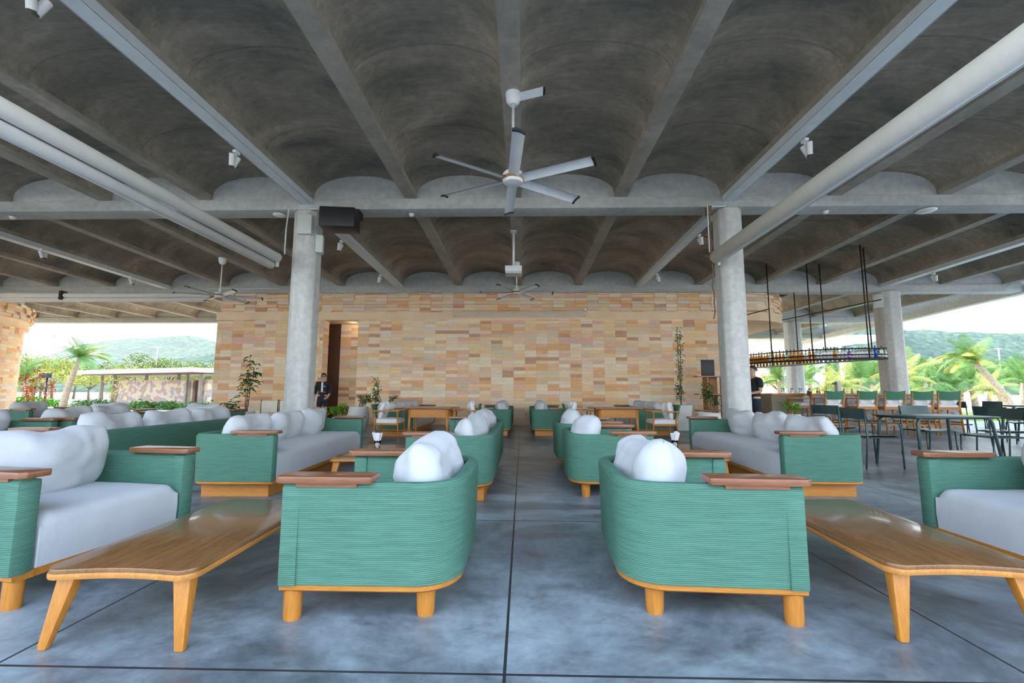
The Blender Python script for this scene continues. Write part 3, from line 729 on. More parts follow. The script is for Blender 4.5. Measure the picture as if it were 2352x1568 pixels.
for loc, f, lab, wh in (((-2.98, 9.95), 0, 'wooden armchair on the left of the left dining table', 'left chair of the left dining table'), ((-1.32, 10.25), 180, 'wooden armchair on the aisle side of the left dining table', 'aisle side chair of the left dining table'),
                    ((3.12, 10.1), 180, 'wooden armchair on the right of the right dining table', 'right chair of the right dining table'), ((1.30, 10.4), 0, 'wooden armchair on the aisle side of the right dining table', 'aisle side chair of the right dining table')):
    c = dining_chair(loc, f, lab); pillow(c, -.20, 0, .475, -.2, .46, .40, .15, 60 + int(loc[0]), .03, 'upright white cushion on the ' + wh, mat='white_linen')

# ------------------------------------------------------------------ dark green metal furniture on the right
def metal_chair(loc, face, label, arms=True):
    t_ = thing('metal_chair', (loc[0], loc[1], 0), label, 'chair', rz=R(face))
    m = MB()
    m.grid(lambda u, v: (-.235 - .03 * cos(pi * (u - .5)) + .03 - .03 * v, -.245 + .49 * u, .70 + .16 * v), 12, 4)
    k = len(m.v); m.grid(lambda u, v: (-.250 - .03 * cos(pi * (u - .5)) + .03 - .03 * v, -.245 + .49 * u, .70 + .16 * v), 12, 4)
    m.obj('backrest', 'metal_green', t_, True)
    m = MB(); m.grid(lambda u, v: (-.22 + .46 * u, -.23 + .46 * v, .455 + .012 * (2 * v - 1) ** 2 - .01 * (u > .93)), 10, 8); m.grid(lambda u, v: (-.22 + .46 * u, -.23 + .46 * v, .440), 4, 4); m.obj('seat', 'metal_green', t_, True)
    m = MB(); m.tube([(-.22, -.23, .44), (.24, -.23, .44), (.24, .23, .44), (-.22, .23, .44), (-.22, -.23, .44)], .011, 6); m.obj('seat_frame', 'metal_green', t_, True)
    for s in (-1, 1):
        m = MB(); m.tube([(-.27, s * .24, 0), (-.22, s * .24, .44), (-.245, s * .245, .86)], .012, 8); m.obj('rear_leg', 'metal_green', t_, True)
        m = MB()
        if arms: m.tube([(.26, s * .25, 0), (.25, s * .26, .60), (.22, s * .265, .645), (.15, s * .265, .655), (-.23, s * .25, .655)], .012, 8)
        else: m.tube([(.26, s * .24, 0), (.24, s * .24, .45)], .012, 8)
        m.obj('front_leg', 'metal_green', t_, True)
    return t_
def metal_table(x, y, rz, label, L=1.3, W=.72, group=None):
    t_ = thing('metal_table', (x, y, 0), label, 'table', rz=rz)
    m = MB(); m.box((0, 0, .748), (L, W, .018)); m.obj('tabletop', 'metal_green', t_, 2, .006)
    m = MB(); m.tube([(-L / 2 + .05, -W / 2 + .05, .728), (L / 2 - .05, -W / 2 + .05, .728), (L / 2 - .05, W / 2 - .05, .728), (-L / 2 + .05, W / 2 - .05, .728), (-L / 2 + .05, -W / 2 + .05, .728)], .013, 6); m.obj('frame', 'metal_green', t_, True)
    for sx_ in (-1, 1):
        for s in (-1, 1):
            m = MB(); a, b = sx_ * (L / 2 - .10), s * (W / 2 - .06)
            m.tube([(sx_ * (L / 2 - .02), s * (W / 2 - .01), 0), (a + sx_ * .03, b, .66), (a, b, .715), (a - sx_ * .07, b, .735)], [.016, .022, .022, .020], 8); m.obj('leg', 'metal_green', t_, True)
    return t_
metal_table(6.15, 6.82, .10, 'dark green metal table beside the right column sofa, nearest of the metal tables')
for loc, f, lab in (((5.22, 6.85), 0, 'dark green metal armchair on the left side of the nearest metal table'),
                    ((5.75, 8.35), 20, 'dark green metal armchair behind the sofa cushions, left of the nearest metal table'),
                    ((7.05, 7.95), -90, 'dark green metal chair on the far side of the nearest metal table'),
                    ((7.12, 6.95), 180, 'dark green metal chair on the right side of the nearest metal table'),
                    ((8.15, 7.75), 5, 'dark green metal chair at the left of the second metal table, near the right edge')):
    metal_chair(loc, f, lab, arms=('chair on' not in lab or 'armchair' in lab))
metal_table(9.4, 8.1, .05, 'dark green metal table cut by the right edge')
metal_table(13.8, 12.6, 0, 'dark green metal table in front of the lawn')
metal_table(12.0, 10.2, 0, 'dark green metal table at the right edge in front of the pool')
for loc, f, lab in (((11.6, 11.9), 0, 'dark green metal chair right of the last bar stool'), ((12.45, 12.3), 180, 'dark green metal chair in front of the lawn, left of the lawn table'),
                    ((10.95, 9.95), 150, 'dark green metal chair with pinkish reflecting back near the right edge'), ((12.9, 10.6), 180, 'dark green metal chair right of the pool side table'), ((12.6, 9.0), 100, 'dark green metal chair cut by the right edge near the pool')):
    metal_chair(loc, f, lab, False)

# ------------------------------------------------------------------ bar
t_ = thing('bar_counter', (9.4, 13.9, 0), 'long bar counter with stone front and wooden edge behind the bar stools', 'bar')
fx = [(7.45, 13.45), (8.3, 13.35), (9.6, 13.25), (11.0, 13.05), (12.3, 12.75)]
m = MB()
for (xa, ya), (xb, yb) in zip(fx[1:], fx[2:]): m.prism([(xa - 9.4, ya - 13.9), (xb - 9.4, yb - 13.9), (xb - 9.35, yb - 13.2), (xa - 9.35, ya - 13.2)], 0, 1.0)
m.obj('front_panel', 'bar_stone', t_)
m = MB(); m.prism([(7.45 - 9.4, -.45), (8.3 - 9.4, -.55), (8.35 - 9.4, .25), (7.5 - 9.4, .35)], 0, 1.0); m.obj('end_panel', 'counter_taupe', t_)
m = MB()
for (xa, ya), (xb, yb) in zip(fx, fx[1:]): m.prism([(xa - 9.42, ya - 13.98), (xb - 9.38, yb - 13.98), (xb - 9.33, yb - 13.15), (xa - 9.4, ya - 13.15)], 1.0, 1.05)
m.obj('countertop', 'teak_frame', t_)
m = MB(); m.tube([(xa - 9.4, ya - 14.15, .22) for xa, ya in fx], .018, 8); m.obj('foot_rail', 'iron', t_, True)
t_ = thing('work_counter', (9.9, 15.2, 0), 'dark preparation counter behind the bar', 'counter')
m = MB(); m.box((-.9, -.2, .45), (4.2, .55, .9)); m.obj('body', 'counter_taupe', t_)
m = MB(); m.box((-.9, -.2, .93), (4.3, .6, .05)); m.obj('worktop', 'black_plastic', t_)
def bar_stool(loc, rz, label):
    t_ = thing('bar_stool', (loc[0], loc[1], 0), label, 'bar stool', 'green backed bar stools along the counter', rz)
    for sx_ in (-1, 1):
        m = MB(); m.tube([(sx_ * .25, -.26, 0), (sx_ * .235, -.22, .70), (sx_ * .235, -.27, 1.10)], [.02, .024, .02], 8); l = m.obj('rear_leg', 'teak_leg', t_, True)
        m = MB(); m.tube([(sx_ * .25, .24, 0), (sx_ * .235, .21, .92)], [.02, .024], 8); m.obj('front_leg', 'teak_leg', t_, True)
        m = MB(); m.box((sx_ * .245, -.02, .925), (.05, .52, .025)); m.obj('armrest', 'teak_frame', t_)
    m = MB(); m.box((0, -.24, .25), (.46, .02, .04)); m.box((0, .225, .25), (.46, .02, .04)); m.box((-.24, 0, .33), (.02, .44, .04)); m.box((.24, 0, .33), (.02, .44, .04)); m.obj('stretcher', 'teak_frame', t_)
    m = MB(); m.box((0, 0, .68), (.50, .48, .07)); m.obj('seat_frame', 'teak_frame', t_)
    m = slab_cushion(.46, .44, .07, .03); m.v = [(x, y, z + .716) for x, y, z in m.v]; m.obj('seat_cushion', 'white_linen', t_, True)
    m = MB(); m.grid(lambda u, v: (-.26 + .52 * u, -.262 - .012 * v - .03 * sin(pi * u), .90 + .24 * v - .03 * sin(pi * u) * v), 10, 5)
    m.grid(lambda u, v: (-.26 + .52 * u, -.250 - .012 * v - .03 * sin(pi * u), .90 + .24 * v - .03 * sin(pi * u) * v), 10, 5); m.obj('sling_back', 'sling_green', t_, True)
    m = pillow_mb(.42, .22, .10, 3, .02); m.v = [(y, x - .19, z + .78) for x, y, z in m.v]; m.obj('lumbar_cushion', 'white_linen', t_, True)
    return t_
spx = [1903, 1978, 2041, 2104, 2165]; ordn = ['first from the left', 'second from the left', 'third from the left', 'fourth from the left', 'fifth and rightmost']
for k, px in enumerate(spx):
    p = at(px, 930, 12.35 - .1 * k); bar_stool((p.x, p.y), -.05 * k, 'wooden bar stool with green sling back, %s at the bar' % ordn[k])
p = at(1862, 930, 12.7); bar_stool((p.x - .1, p.y + .35), 1.2, 'wooden bar stool turned sideways at the left end of the bar row')

# hanging bottle rack (front edge is an arc)
RK = [(8.62, 16.8), (8.80, 15.7), (8.98, 14.5), (9.10, 13.6), (9.33, 12.6), (9.56, 11.75)]
RK2 = [(7.0, 15.2), (7.05, 14.2), (7.35, 13.1), (7.95, 12.2), (8.7, 11.8), (9.50, 11.65)]
t_ = thing('bottle_rack', (8.9, 13.6, 0), 'black metal bottle rack hung from the ceiling above the bar', 'rack')
def L_(p, z): return (p[0] - 8.9, p[1] - 13.6, z)
m = MB()
for (a, b), (c, d) in zip(zip(RK, RK[1:]), zip(RK2, RK2[1:])):
    f_2 = lambda p, q: (p[0] + (q[0] - p[0]) * .13, p[1] + (q[1] - p[1]) * .13)
    for xs in ([c, d, f_2(d, b), f_2(c, a)], [f_2(a, c), f_2(b, d), b, a]):
     V = [L_(q, 1.96) for q in xs] + [L_(q, 1.985) for q in xs]
     m.add(V, [(3, 2, 1, 0), (4, 5, 6, 7), (0, 1, 5, 4), (1, 2, 6, 5), (2, 3, 7, 6), (3, 0, 4, 7)])
m.obj('shelf', 'steel_channel', t_)
for pts, z, r_1 in ((RK, 1.97, .02), (RK2, 1.97, .028), (RK2, 2.24, .018), (RK, 2.24, .014), (RK2, 2.08, .018)):
    m = MB(); m.tube([L_(q, z) for q in pts], r_1, 6); m.obj('rail', 'iron', t_, True)
for a, b in ((RK[0], RK2[0]), (RK[-1], RK2[-1])):
    m = MB(); m.tube([L_(a, 1.97), L_(b, 1.97)], .02, 6); m.obj('rail', 'iron', t_, True)
def soffit(x, y):
    k = math.floor((x - X0) / S); a = (x - rx(k) - .115) / (S - .23)
    return ribz(y) + (.03 + .43 * sin(pi * a) ** .8 if 0 < a < 1 else 0)
for q in (RK2[0], RK2[1], RK2[2], RK2[3], (9.10, 11.72), (9.24, 11.80), (9.12, 13.4), RK[2], RK[1]):
    m = MB(); m.tube([L_(q, 1.96), L_(q, soffit(*q))], .016, 8); m.obj('rod', 'iron', t_, True)
for a, b in ((RK2[0], RK2[2]), (RK[0], RK[5])):
    m = MB(); m.tube([L_(a, 3.55), L_(b, 3.55)], .016, 6); m.obj('crossbar', 'iron', t_, True)
BOT = {}
def bottle(kind, h_):
    if (kind, h_) in BOT: return BOT[kind, h_]
    t_ = thing('bottle', (0, 0, -50), 'bottle', 'bottle'); rr = .038
    m = MB(); m.lathe([(0, 0), (rr, 0), (rr, h_ * .58), (rr * .85, h_ * .66), (.013, h_ * .76), (.013, h_ * .93), (0, h_ * .93)], n=10); m.obj('body', 'bottle_' + kind, t_, True)
    m = MB(); m.lathe([(0, h_ * .90), (.016, h_ * .90), (.016, h_), (0, h_)], n=8); m.obj('cap', 'black_plastic', t_)
    if kind != 'blue': m = MB(); m.lathe([(rr + .001, h_ * .16), (rr + .001, h_ * .44)], n=10); m.obj('paper_label', 'paper' if kind != 'amber' else 'teak_frame', t_, True)
    BOT[kind, h_] = t_; return t_
def lerp_path(P, u):
    k = min(int(u * (len(P) - 1)), len(P) - 2); f = u * (len(P) - 1) - k; return (P[k][0] + (P[k + 1][0] - P[k][0]) * f, P[k][1] + (P[k + 1][1] - P[k][1]) * f)
rnd = random.Random(8); first = {}
for row, P, n_ in ((0, RK2, 54), (1, RK, 34)):
    for k in range(n_):
        u = (k + .5) / n_; x, y = lerp_path(P, u); ox, oy = lerp_path(RK if row == 0 else RK2, u); q = .09 / max(.1, math.hypot(ox - x, oy - y)); x += (ox - x) * q; y += (oy - y) * q
        kind = rnd.choice(['amber'] * 9 + ['clear', 'green']) if u < .55 else rnd.choice(['clear'] * 6 + ['green', 'amber'])
        if row == 0 and k in (42,): kind = 'purple'
        if row == 0 and k in (50,): kind = 'blue'
        h_ = {'blue': .34, 'purple': .26}.get(kind, rnd.choice((.26, .29, .32)))
        b0 = bottle(kind, h_)
        lab = {'amber': 'amber spirit bottle standing on the hanging rack', 'clear': 'clear glass bottle standing on the hanging rack', 'green': 'green glass bottle standing on the hanging rack', 'blue': 'bright blue bottle near the right end of the hanging rack', 'purple': 'purple bottle on the right half of the hanging rack'}[kind]
        grp = None if kind in ('blue', 'purple') else kind + ' bottles on the hanging rack'
        if b0 not in first: first[b0] = 1; r = b0; r.location = (x, y, 1.9855); r['label'] = lab; r['category'] = 'bottle'
        else: r = dup(b0, (x, y, 1.9855), 0, lab)
        if grp: r['group'] = grp
for k in range(26):
    x = 8.6 + k * .095 + rnd.uniform(-.02, .02); kind = rnd.choice(['clear', 'green', 'amber', 'clear']); b0 = bottle(kind, .26)
    y = 14.86 + .11 * (k % 3) 
    if b0 not in first: first[b0] = 1; b0.location = (x, y, .9555); b0['category'] = 'bottle'; r = b0
    else: r = dup(b0, (x, y, .9555))
    r['label'] = '%s bottle on the back counter behind the stools' % kind; r['group'] = kind + ' bottles on the back counter'
# beer tap / coffee grinder like dispenser
p = at(1912, 890, 14.0); t_ = thing('drinks_dispenser', (p.x, 13.75, 1.0505), 'tall grey drinks dispenser standing on the bar counter behind the first stool', 'dispenser')
m = MB(); m.box((0, 0, .02), (.18, .2, .04)); m.obj('base', 'black_plastic', t_)
m = MB(); m.box((0, 0, .2), (.13, .14, .34)); m.obj('housing', 'grey_plastic', t_, 2, .01)
m = MB(); m.box((-.10, -.02, .30), (.12, .05, .05)); m.obj('spout', 'black_plastic', t_)

# tall open shelf unit behind the right column
t_ = thing('shelf_unit', (5.72, 13.2, 0), 'tall open wooden shelf unit half hidden behind the right column', 'shelf')
m = MB(); m.box((-.12, .14, .78), (.42, .03, 1.52)); m.obj('back_panel', 'shelf_wood', t_)
for x in (-.31, .20, .34): m = MB(); m.box((x, 0, .76), (.035, .34, 1.52)); m.obj('upright', 'shelf_wood', t_)
for z in (.30, .55, 1.02, 1.54): m = MB(); m.box((-.10, -.02, z), (1.0, .36, .035)); m.obj('shelf', 'arm_wood', t_, False, .004)
t_ = thing('display_screen', (5.50, 13.2, 1.5585), 'dark framed screen standing on top of the wooden shelf unit', 'screen')
m = MB(); m.box((0, 0, .24), (.38, .05, .48)); m.obj('panel', 'black_plastic', t_, 2, .01)
t_ = thing('dried_flowers', (5.98, 13.2, 1.5585), 'vase of pale dried flowers on top of the shelf unit beside the column', 'flowers')
m = MB(); m.lathe([(0, 0), (.05, 0), (.07, .1), (.03, .2), (.035, .23)], n=12); m.obj('vase', 'pot_white', t_, True)
m = MB(); rnd = random.Random(5)
for k in range(22):
    a = rnd.uniform(0, 6.28); q = rnd.uniform(.03, .16); h_ = rnd.uniform(.32, .55); m.tube([(0, 0, .2), (q * cos(a), q * sin(a), h_)], .004, 4); m.lathe([(0, 0), (.02, .012), (.025, .03), (0, .05)], (q * cos(a), q * sin(a), h_), 5)
m.obj('blossoms', 'cream_canvas', t_)

# ------------------------------------------------------------------ ceiling fans
def fan(loc, zc, zh, Rr, ph, label, nb=6, rod=.017):
    t_ = thing('ceiling_fan', (loc[0], loc[1], zh), label, 'fan')
    m = MB(); m.lathe([(.0, 0), (.05, .0), (.085, .05), (.095, .12), (.095, .17), (0, .17)], (0, 0, zc - zh - .17), 20); m.obj('canopy', 'white_paint', t_, 2)
    m = MB(); m.tube([(0, 0, .08), (0, 0, zc - zh - .10)], rod, 10); m.obj('downrod', 'white_paint', t_, True)
    m = MB(); m.lathe([(.0, .20), (.03, .20), (.035, .12), (.11, .10), (.125, .08), (.125, .02), (.0, .02)], n=24); m.obj('motor', 'white_paint', t_, 2)
    m = MB(); m.lathe([(.0, .02), (.128, .02), (.128, 0), (.11, -.03), (.05, -.045), (0, -.048)], n=24); m.obj('hub_plate', 'white_paint', t_, 2)
    m = MB(); m.lathe([(.126, .035), (.134, .035), (.134, .0), (.126, .0)], n=24); m.obj('clamp_ring', 'rust', t_, True)
    for k in range(nb):
        a = ph - 2 * pi * k / nb; m = MB(); c, s = cos(a), sin(a)
        def P(r, wd, zz, c=c, s=s): return (r * c - wd * s, r * s + wd * c, zz)
        def fn(u, v):
            wd = (v - .5) * .125; return P(.125 + (Rr - .14) * u, wd, .018 + .014 * (1 - (2 * v - 1) ** 2) - wd * .30)
        def fn2(u, v):
            wd = (v - .5) * .125; return P(.125 + (Rr - .14) * u, wd, .010 + .010 * (1 - (2 * v - 1) ** 2) - wd * .30)
        m.grid(fn, 10, 6); m.grid(fn2, 10, 6); b = m.obj('blade', 'fan_blade', t_, True)
        m = MB(); q = [P(Rr - .018, w_, .012 - w_ * .3 + .012 * (1 - (w_ / .0625) ** 2)) for w_ in (-.066, -.03, 0, .03, .066)] + [P(Rr + .008, w_, .012 - w_ * .3 + .012 * (1 - (w_ / .0625) ** 2)) for w_ in (.066, .03, 0, -.03, -.066)]
        m.add([(x, y, z + .012) for x, y, z in q] + [(x, y, z - .014) for x, y, z in q], [tuple(range(10)), tuple(range(19, 9, -1))] + [(i, i + 10, (i + 1) % 10 + 10, (i + 1) % 10) for i in range(10)])
        m.obj('blade_tip', 'black_plastic', b)
    return t_
f = fan((-.115, 5.02), 4.74, 3.60, 1.0, 1.649, 'white six blade ceiling fan nearest the viewer, over the aisle')
m = MB()  # made-up stub for the ghost image of a turning blade, not a fan part
m.grid(lambda u, v: (.03 + .33 * u, -.05 + .10 * v - .13 * u, 1.09 - .01 * u - .03 * v), 4, 3); m.grid(lambda u, v: (.03 + .33 * u, -.05 + .10 * v - .13 * u, 1.075 - .01 * u - .03 * v), 4, 3)
b = m.obj('ghost_blade', 'fan_blade', f); m = MB(); m.box((.372, -.13, 1.057), (.025, .11, .03)); m.obj('ghost_blade_tip', 'black_plastic', b)
fan((-.16, 11.9), 4.65, 3.78, 1.0, 1.1, 'white ceiling fan beyond the projector, in front of the stone wall')
fan((-8.05, 11.3), 4.62, 3.58, 1.0, .4, 'white ceiling fan over the left seats, between the column and the opening')

# projector on a pole
t_ = thing('projector', (-.20, 9.6, 3.78), 'white projector hanging on a pole over the aisle', 'projector')
m = MB(); m.box((0, 0, 0), (.37, .36, .13)); m.obj('case', 'white_paint', t_, 2, .012)
m = MB(); m.box((0, 0, -.085), (.35, .34, .04)); m.obj('underside', 'grey_plastic', t_, 2, .01)
m = MB(); m.tube([(0, 0, .06), (0, 0, .88)], .028, 10); m.obj('pole', 'white_paint', t_, True)
m = MB(); m.box((0, 0, .90), (.14, .14, .05)); m.obj('mounting_plate', 'grey_plastic', t_)
# screen case on the wall band and a small camera
t_ = thing('projection_screen_case', (-.10, 14.28, 3.62), 'long beige projection screen case fixed to the stone wall band', 'screen case')
m = MB(); m.box((0, 0, 0), (4.35, .14, .17)); m.obj('case', 'screen_case', t_, 2, .02)
m = MB(); m.box((0, 0, -.095), (4.2, .05, .02)); m.obj('bottom_bar', 'white_paint', t_)
t_ = thing('security_camera', (2.05, 14.24, 3.75), 'small white camera above the right end of the screen case', 'camera')
m = MB(); m.box((0, 0, 0), (.08, .10, .08)); m.obj('body', 'white_paint', t_, 2, .01); m = MB(); m.lathe([(0, 0), (.02, 0), (.02, .02)], (0, 0, -.06), 8); m.obj('lens', 'black_plastic', t_)

# loudspeakers and boxes on the columns
t_ = thing('loudspeaker', (-3.35, 7.75, 4.20), 'large black loudspeaker hung from the beam right of the left column', 'speaker')
m = MB(); m.box((0, -.05, .0), (.62, .42, .36), .12); m.obj('cabinet', 'black_plastic', t_, 2, .015)
m = MB(); m.box((0, .28, .235), (.5, .25, .15)); m.obj('bracket', 'iron', t_)
def wallbox(name, c, d, rx_, rz_, label, cat):
    m = MB(); m.box((0, 0, 0), d); o = m.obj(name, 'grey_plastic', None, 2, .012, loc=c); o.rotation_euler = (rx_, 0, rz_); tag(o, label, cat)
wallbox('junction_box', (-4.08, 7.875, 4.19), (.27, .09, .37), 0, 0, 'pale grey rectangular box high on the front of the left column', 'box')
wallbox('wall_speaker', (-3.87, 8.05, 3.86), (.13, .18, .34), 0, .3, 'small white speaker on the right side of the left column below the black loudspeaker', 'speaker')
wallbox('wall_speaker', (11.45, 14.2, 4.0), (.22, .20, .42), .0, -.5, 'white speaker angled out from the column behind the bottle rack', 'speaker')

# ceiling discs, detectors
def disc(p, r, label, name, cat):
    m = MB(); m.lathe([(0, -.035), (r * .7, -.03), (r, -.008), (r, 0)], n=24); tag(m.obj(name, 'white_paint', None, True, loc=p), label, cat)
disc((-4.74, 8.14, 4.50), .12, 'flat white disc antenna under the beam left of the left column', 'access_point', 'wifi access point')
disc((7.6, 8.14, 4.50), .16, 'flat white disc antenna under the beam at the upper right', 'access_point', 'wifi access point')
for x, lb in ((-10.1, 'at the far left end'), (-2.15, 'right of the black loudspeaker'), (5.74, 'right of the right column')):
    m = MB(); m.lathe([(0, -.05), (.035, -.05), (.04, -.02), (.055, -.015), (.055, 0)], n=16); tag(m.obj('smoke_detector', 'white_paint', None, 2, loc=(x, 8.14, 4.50)), 'small white smoke detector under the beam ' + lb, 'detector')

# twin spotlights on the steel channels
def spot(x, y, side, label, sc=1.0, a1=.5, a2=-.5):
    z = ribz(y) - .11
    t_ = thing('twin_spotlight', (x + side * .13, y, z), label, 'spotlight', 'twin spotlights on the steel channels')
    m = MB(); m.box((0, 0, -.02), (.05, .10, .04)); m.tube([(0, 0, -.03), (0, 0, -.10)], .010, 6); m.obj('bracket', 'white_paint', t_)
    for k, (ax, ay) in enumerate(((side * .35 * a1, a1), (side * .3, a2))):
        d = Vector((ax * .9, ay * .6, -1)).normalized(); o_ = Vector((side * .02, (.06 if k else -.06), -.10)); m = MB()
        m.tube([o_ - d * .03, o_ + d * .14], .038, 14); h = m.obj('lamp_head', 'white_paint', t_, 2)
        m = MB(); m.tube([o_ + d * .139, o_ + d * .144], .032, 14); m.obj('lens', 'black_plastic', h)
XL, XR = rx(-2), rx(2)
for x, y, sd_, lb in ((XL, 3.40, -1, 'white twin spotlight at the top left corner, nearest the viewer'), (XL, 6.05, -1, 'white twin spotlight on the left channel in front of the first beam'),
                      (XR, 5.9, 1, 'white twin spotlight on the right channel in front of the first beam'), (XR, 9.6, 1, 'white twin spotlight behind the first beam, left of the right column'),
                      (XR, 12.7, 1, 'white twin spotlight near the far end of the right channel'), (XL, 9.85, -1, 'white twin spotlight behind the first beam just right of the left column'),
                      (XL, 12.7, -1, 'white twin spotlight near the far end of the channel right of the left column'), (rx(-6), 10.3, 1, 'white twin spotlight at the far left below the outer channel'),
                      (rx(-6), 12.8, 1, 'white twin spotlight on the outer left channel above the rolled blind'), (rx(6), 12.7, 1, 'white twin spotlight on the outer right channel above the far column'),
                      (rx(-5), 7.9, -1, 'white twin spotlight at the left edge below the first beam')):
    spot(x, y, sd_, lb)
# white conduits at the channel ends
for x, s, lb in ((XL + .13, 1, 'white conduit elbow at the end of the left steel channel above the column'), (XR - .0, -1, 'white conduit elbow above the right column')):
    m = MB(); m.tube([(x + .06 * s, 7.94, 4.62), (x + .06 * s, 7.93, 4.52), (x - (.10 if s > 0 else .0) * s + (-.3 if s < 0 else 0), 7.93, 4.52), (x + (-.1 if s > 0 else -.3), 7.93, 4.48)], .012, 6); tag(m.obj('conduit', 'white_paint', None, True), lb, 'pipe')
m = MB(); m.tube([(-10.6, 14.32, 4.50), (-8.15, 14.32, 4.50), (-8.15, 14.32, 4.56)], .012, 6); tag(m.obj('conduit', 'white_paint', None, True), 'thin white conduit along the second beam behind the left fan', 'pipe')
m = MB(); rnd = random.Random(3); pts = [(3.46 + rnd.uniform(-.02, .02), 7.9, 4.5 - .1 * k) for k in range(22)]; m.tube(pts, .012, 6); m.box((3.44, 7.9, 4.42), (.08, .1, .16)); m.box((3.36, 7.9, 3.55), (.06, .06, .05)); m.box((3.38, 7.9, 3.95), (.07, .05, .04))
tag(m.obj('dangling_cable', 'stem_brown'), 'brown tangled cable hanging down the left side of the right column', 'cable')
# recessed downlight of the doorway
m = MB(); m.lathe([(0, 0), (.06, 0), (.07, .012), (0, .012)], n=14); tag(m.obj('downlight', 'lamp_glow', None, loc=(-5.85, WY + .55, DT - .001)), 'small lit downlight in the ceiling of the doorway', 'light')
ld = bpy.data.lights.new('downlight', 'POINT'); ld.energy = 1.0; ld.color = (1, .78, .52); ld.shadow_soft_size = .06
lo = bpy.data.objects.new('downlight_lamp', ld); COL.objects.link(lo); lo.location = (-5.85, WY + .55, DT - .12)
m = MB(); m.box((0, 0, 0), (.09, .012, .14)); tag(m.obj('wall_switch', 'white_paint', None, 2, .008, loc=(-6.05, WY + .93, 1.25)), 'white wall switch on the stone inside the doorway', 'switch')

# ------------------------------------------------------------------ plants
def leaves(m, pts, size, rnd, droop=.3, narrow=.42):
    for p in pts:
        a = rnd.uniform(0, 2 * pi); e_ = rnd.uniform(-.5, .7); d = Vector((cos(a) * cos(e_), sin(a) * cos(e_), sin(e_))); s = d.cross(Vector((0, 0, 1))).normalized()
        L = size * rnd.uniform(.6, 1.25); w_ = L * narrow; p = Vector(p); nn = s.cross(d) * L * .12; dr_ = Vector((0, 0, -droop * L))
        m.add([p, p + d * L * .45 - s * w_ * .5 + nn, p + d * L + dr_, p + d * L * .45 + s * w_ * .5 + nn, p + d * L * .5 - nn * .3], [(0, 1, 4), (1, 2, 4), (2, 3, 4), (3, 0, 4)])
def potted(loc, label, pot, stems, leaf='leaf_green', lsize=.10, pr=.28, ph=.55, nl=26, seed=0, potmat='pot_white', cat='potted plant', name='potted_plant', square=False, spread=.15, zlo=.45):
    t_ = thing(name, (loc[0], loc[1], loc[2] if len(loc) > 2 else 0), label, cat); rnd = random.Random(seed)
    if pot:
        m = MB()
        if square: m.prism([(-pr, -pr), (pr, -pr), (pr, pr), (-pr, pr)], 0, ph, .72); m.obj('pot', potmat, t_, 2, .02)
        else: m.lathe([(0, 0), (pr * .72, 0), (pr * .95, ph * .35), (pr, ph * .65), (pr * .86, ph), (pr * .76, ph), (pr * .76, ph - .03), (0, ph - .04)], n=24); m.obj('pot', potmat, t_, 2)
        if not square: m = MB(); m.lathe([(0, ph - .035), (pr * .77, ph - .035)], n=16); m.obj('soil', 'soil', t_)
    st, fo = MB(), MB()
    for k, h_ in enumerate(stems):
        a = rnd.uniform(0, 2 * pi); q = rnd.uniform(.3, 1) * spread; z0 = ph - .05 if pot else 0
        P = [Vector((q * .3 * cos(a), q * .3 * sin(a), z0))]
        for i in range(1, 7): P.append(P[0] + Vector((q * cos(a) * i / 6 + rnd.uniform(-.02, .02), q * sin(a) * i / 6 + rnd.uniform(-.02, .02), (h_ - z0) * i / 6)))
        st.tube(P, [.014 * (1 - i / 9) for i in range(7)], 6)
        lp = []
        for i in range(nl):
            u = rnd.uniform(zlo, 1) ** .8; f = u * 6; i0 = min(5, int(f)); lp.append(P[i0].lerp(P[i0 + 1], f - i0) + Vector((rnd.uniform(-1, 1), rnd.uniform(-1, 1), rnd.uniform(-.5, .5))) * lsize * .7)
        leaves(fo, lp, lsize, rnd)
    st.obj('stem', 'stem_brown', t_, True); fo.obj('foliage', leaf, t_)
    return t_
potted((-7.95, 12.6), 'tall slender leafy plant in front of the stone wall left of the left column', True, [1.75, 2.15, 1.45], nl=34, lsize=.20, seed=3, pr=.27, ph=.5, spread=.24, zlo=.35)
potted((-4.55, 12.25), 'round white pot with a small reddish green bush beside the doorway', True, [.95, .9, 1.0, .85], nl=60, lsize=.085, seed=4, pr=.29, ph=.66, spread=.3)
potted((-4.0, 12.75), 'white pot with a thin branching plant behind the left dining sofa', True, [1.45, 1.2, .95, .9], nl=48, lsize=.10, seed=5, pr=.27, ph=.66, spread=.28)
potted((-5.2, 12.6), 'low bright green leafy plant between doorway and white pots', True, [.62, .66, .6, .7, .55], 'leaf_bright', nl=46, lsize=.14, seed=6, pr=.25, ph=.35, spread=.32)
potted((4.55, 12.85), 'tall thin climbing plant in a square white planter against the wall', True, [2.95, 2.75, 1.3], nl=105, lsize=.10, seed=7, pr=.24, ph=.72, square=True, spread=.06, zlo=.25)
potted((5.15, 12.2), 'variegated leafy plant in a pot left of the wooden shelf unit', True, [1.35, 1.15, 1.0], nl=60, lsize=.12, seed=8, pr=.2, ph=.5, spread=.2)
potted((4.25, 10.3), 'big rounded white pot behind the arm of the right column sofa', True, [.6], nl=6, lsize=.06, seed=9, pr=.30, ph=.62)
potted((-8.0, 11.7), 'low broad green plant at the foot of the tall slender plant', True, [.75, .8, .7], 'leaf_green', nl=26, lsize=.17, seed=10, pr=.22, ph=.4, spread=.25)
potted((6.7, 11.2), 'small green leafy plant behind the cushions of the right column sofa', True, [.85, .8, .78], 'leaf_bright', nl=30, lsize=.13, seed=12, pr=.2, ph=.55, spread=.14)
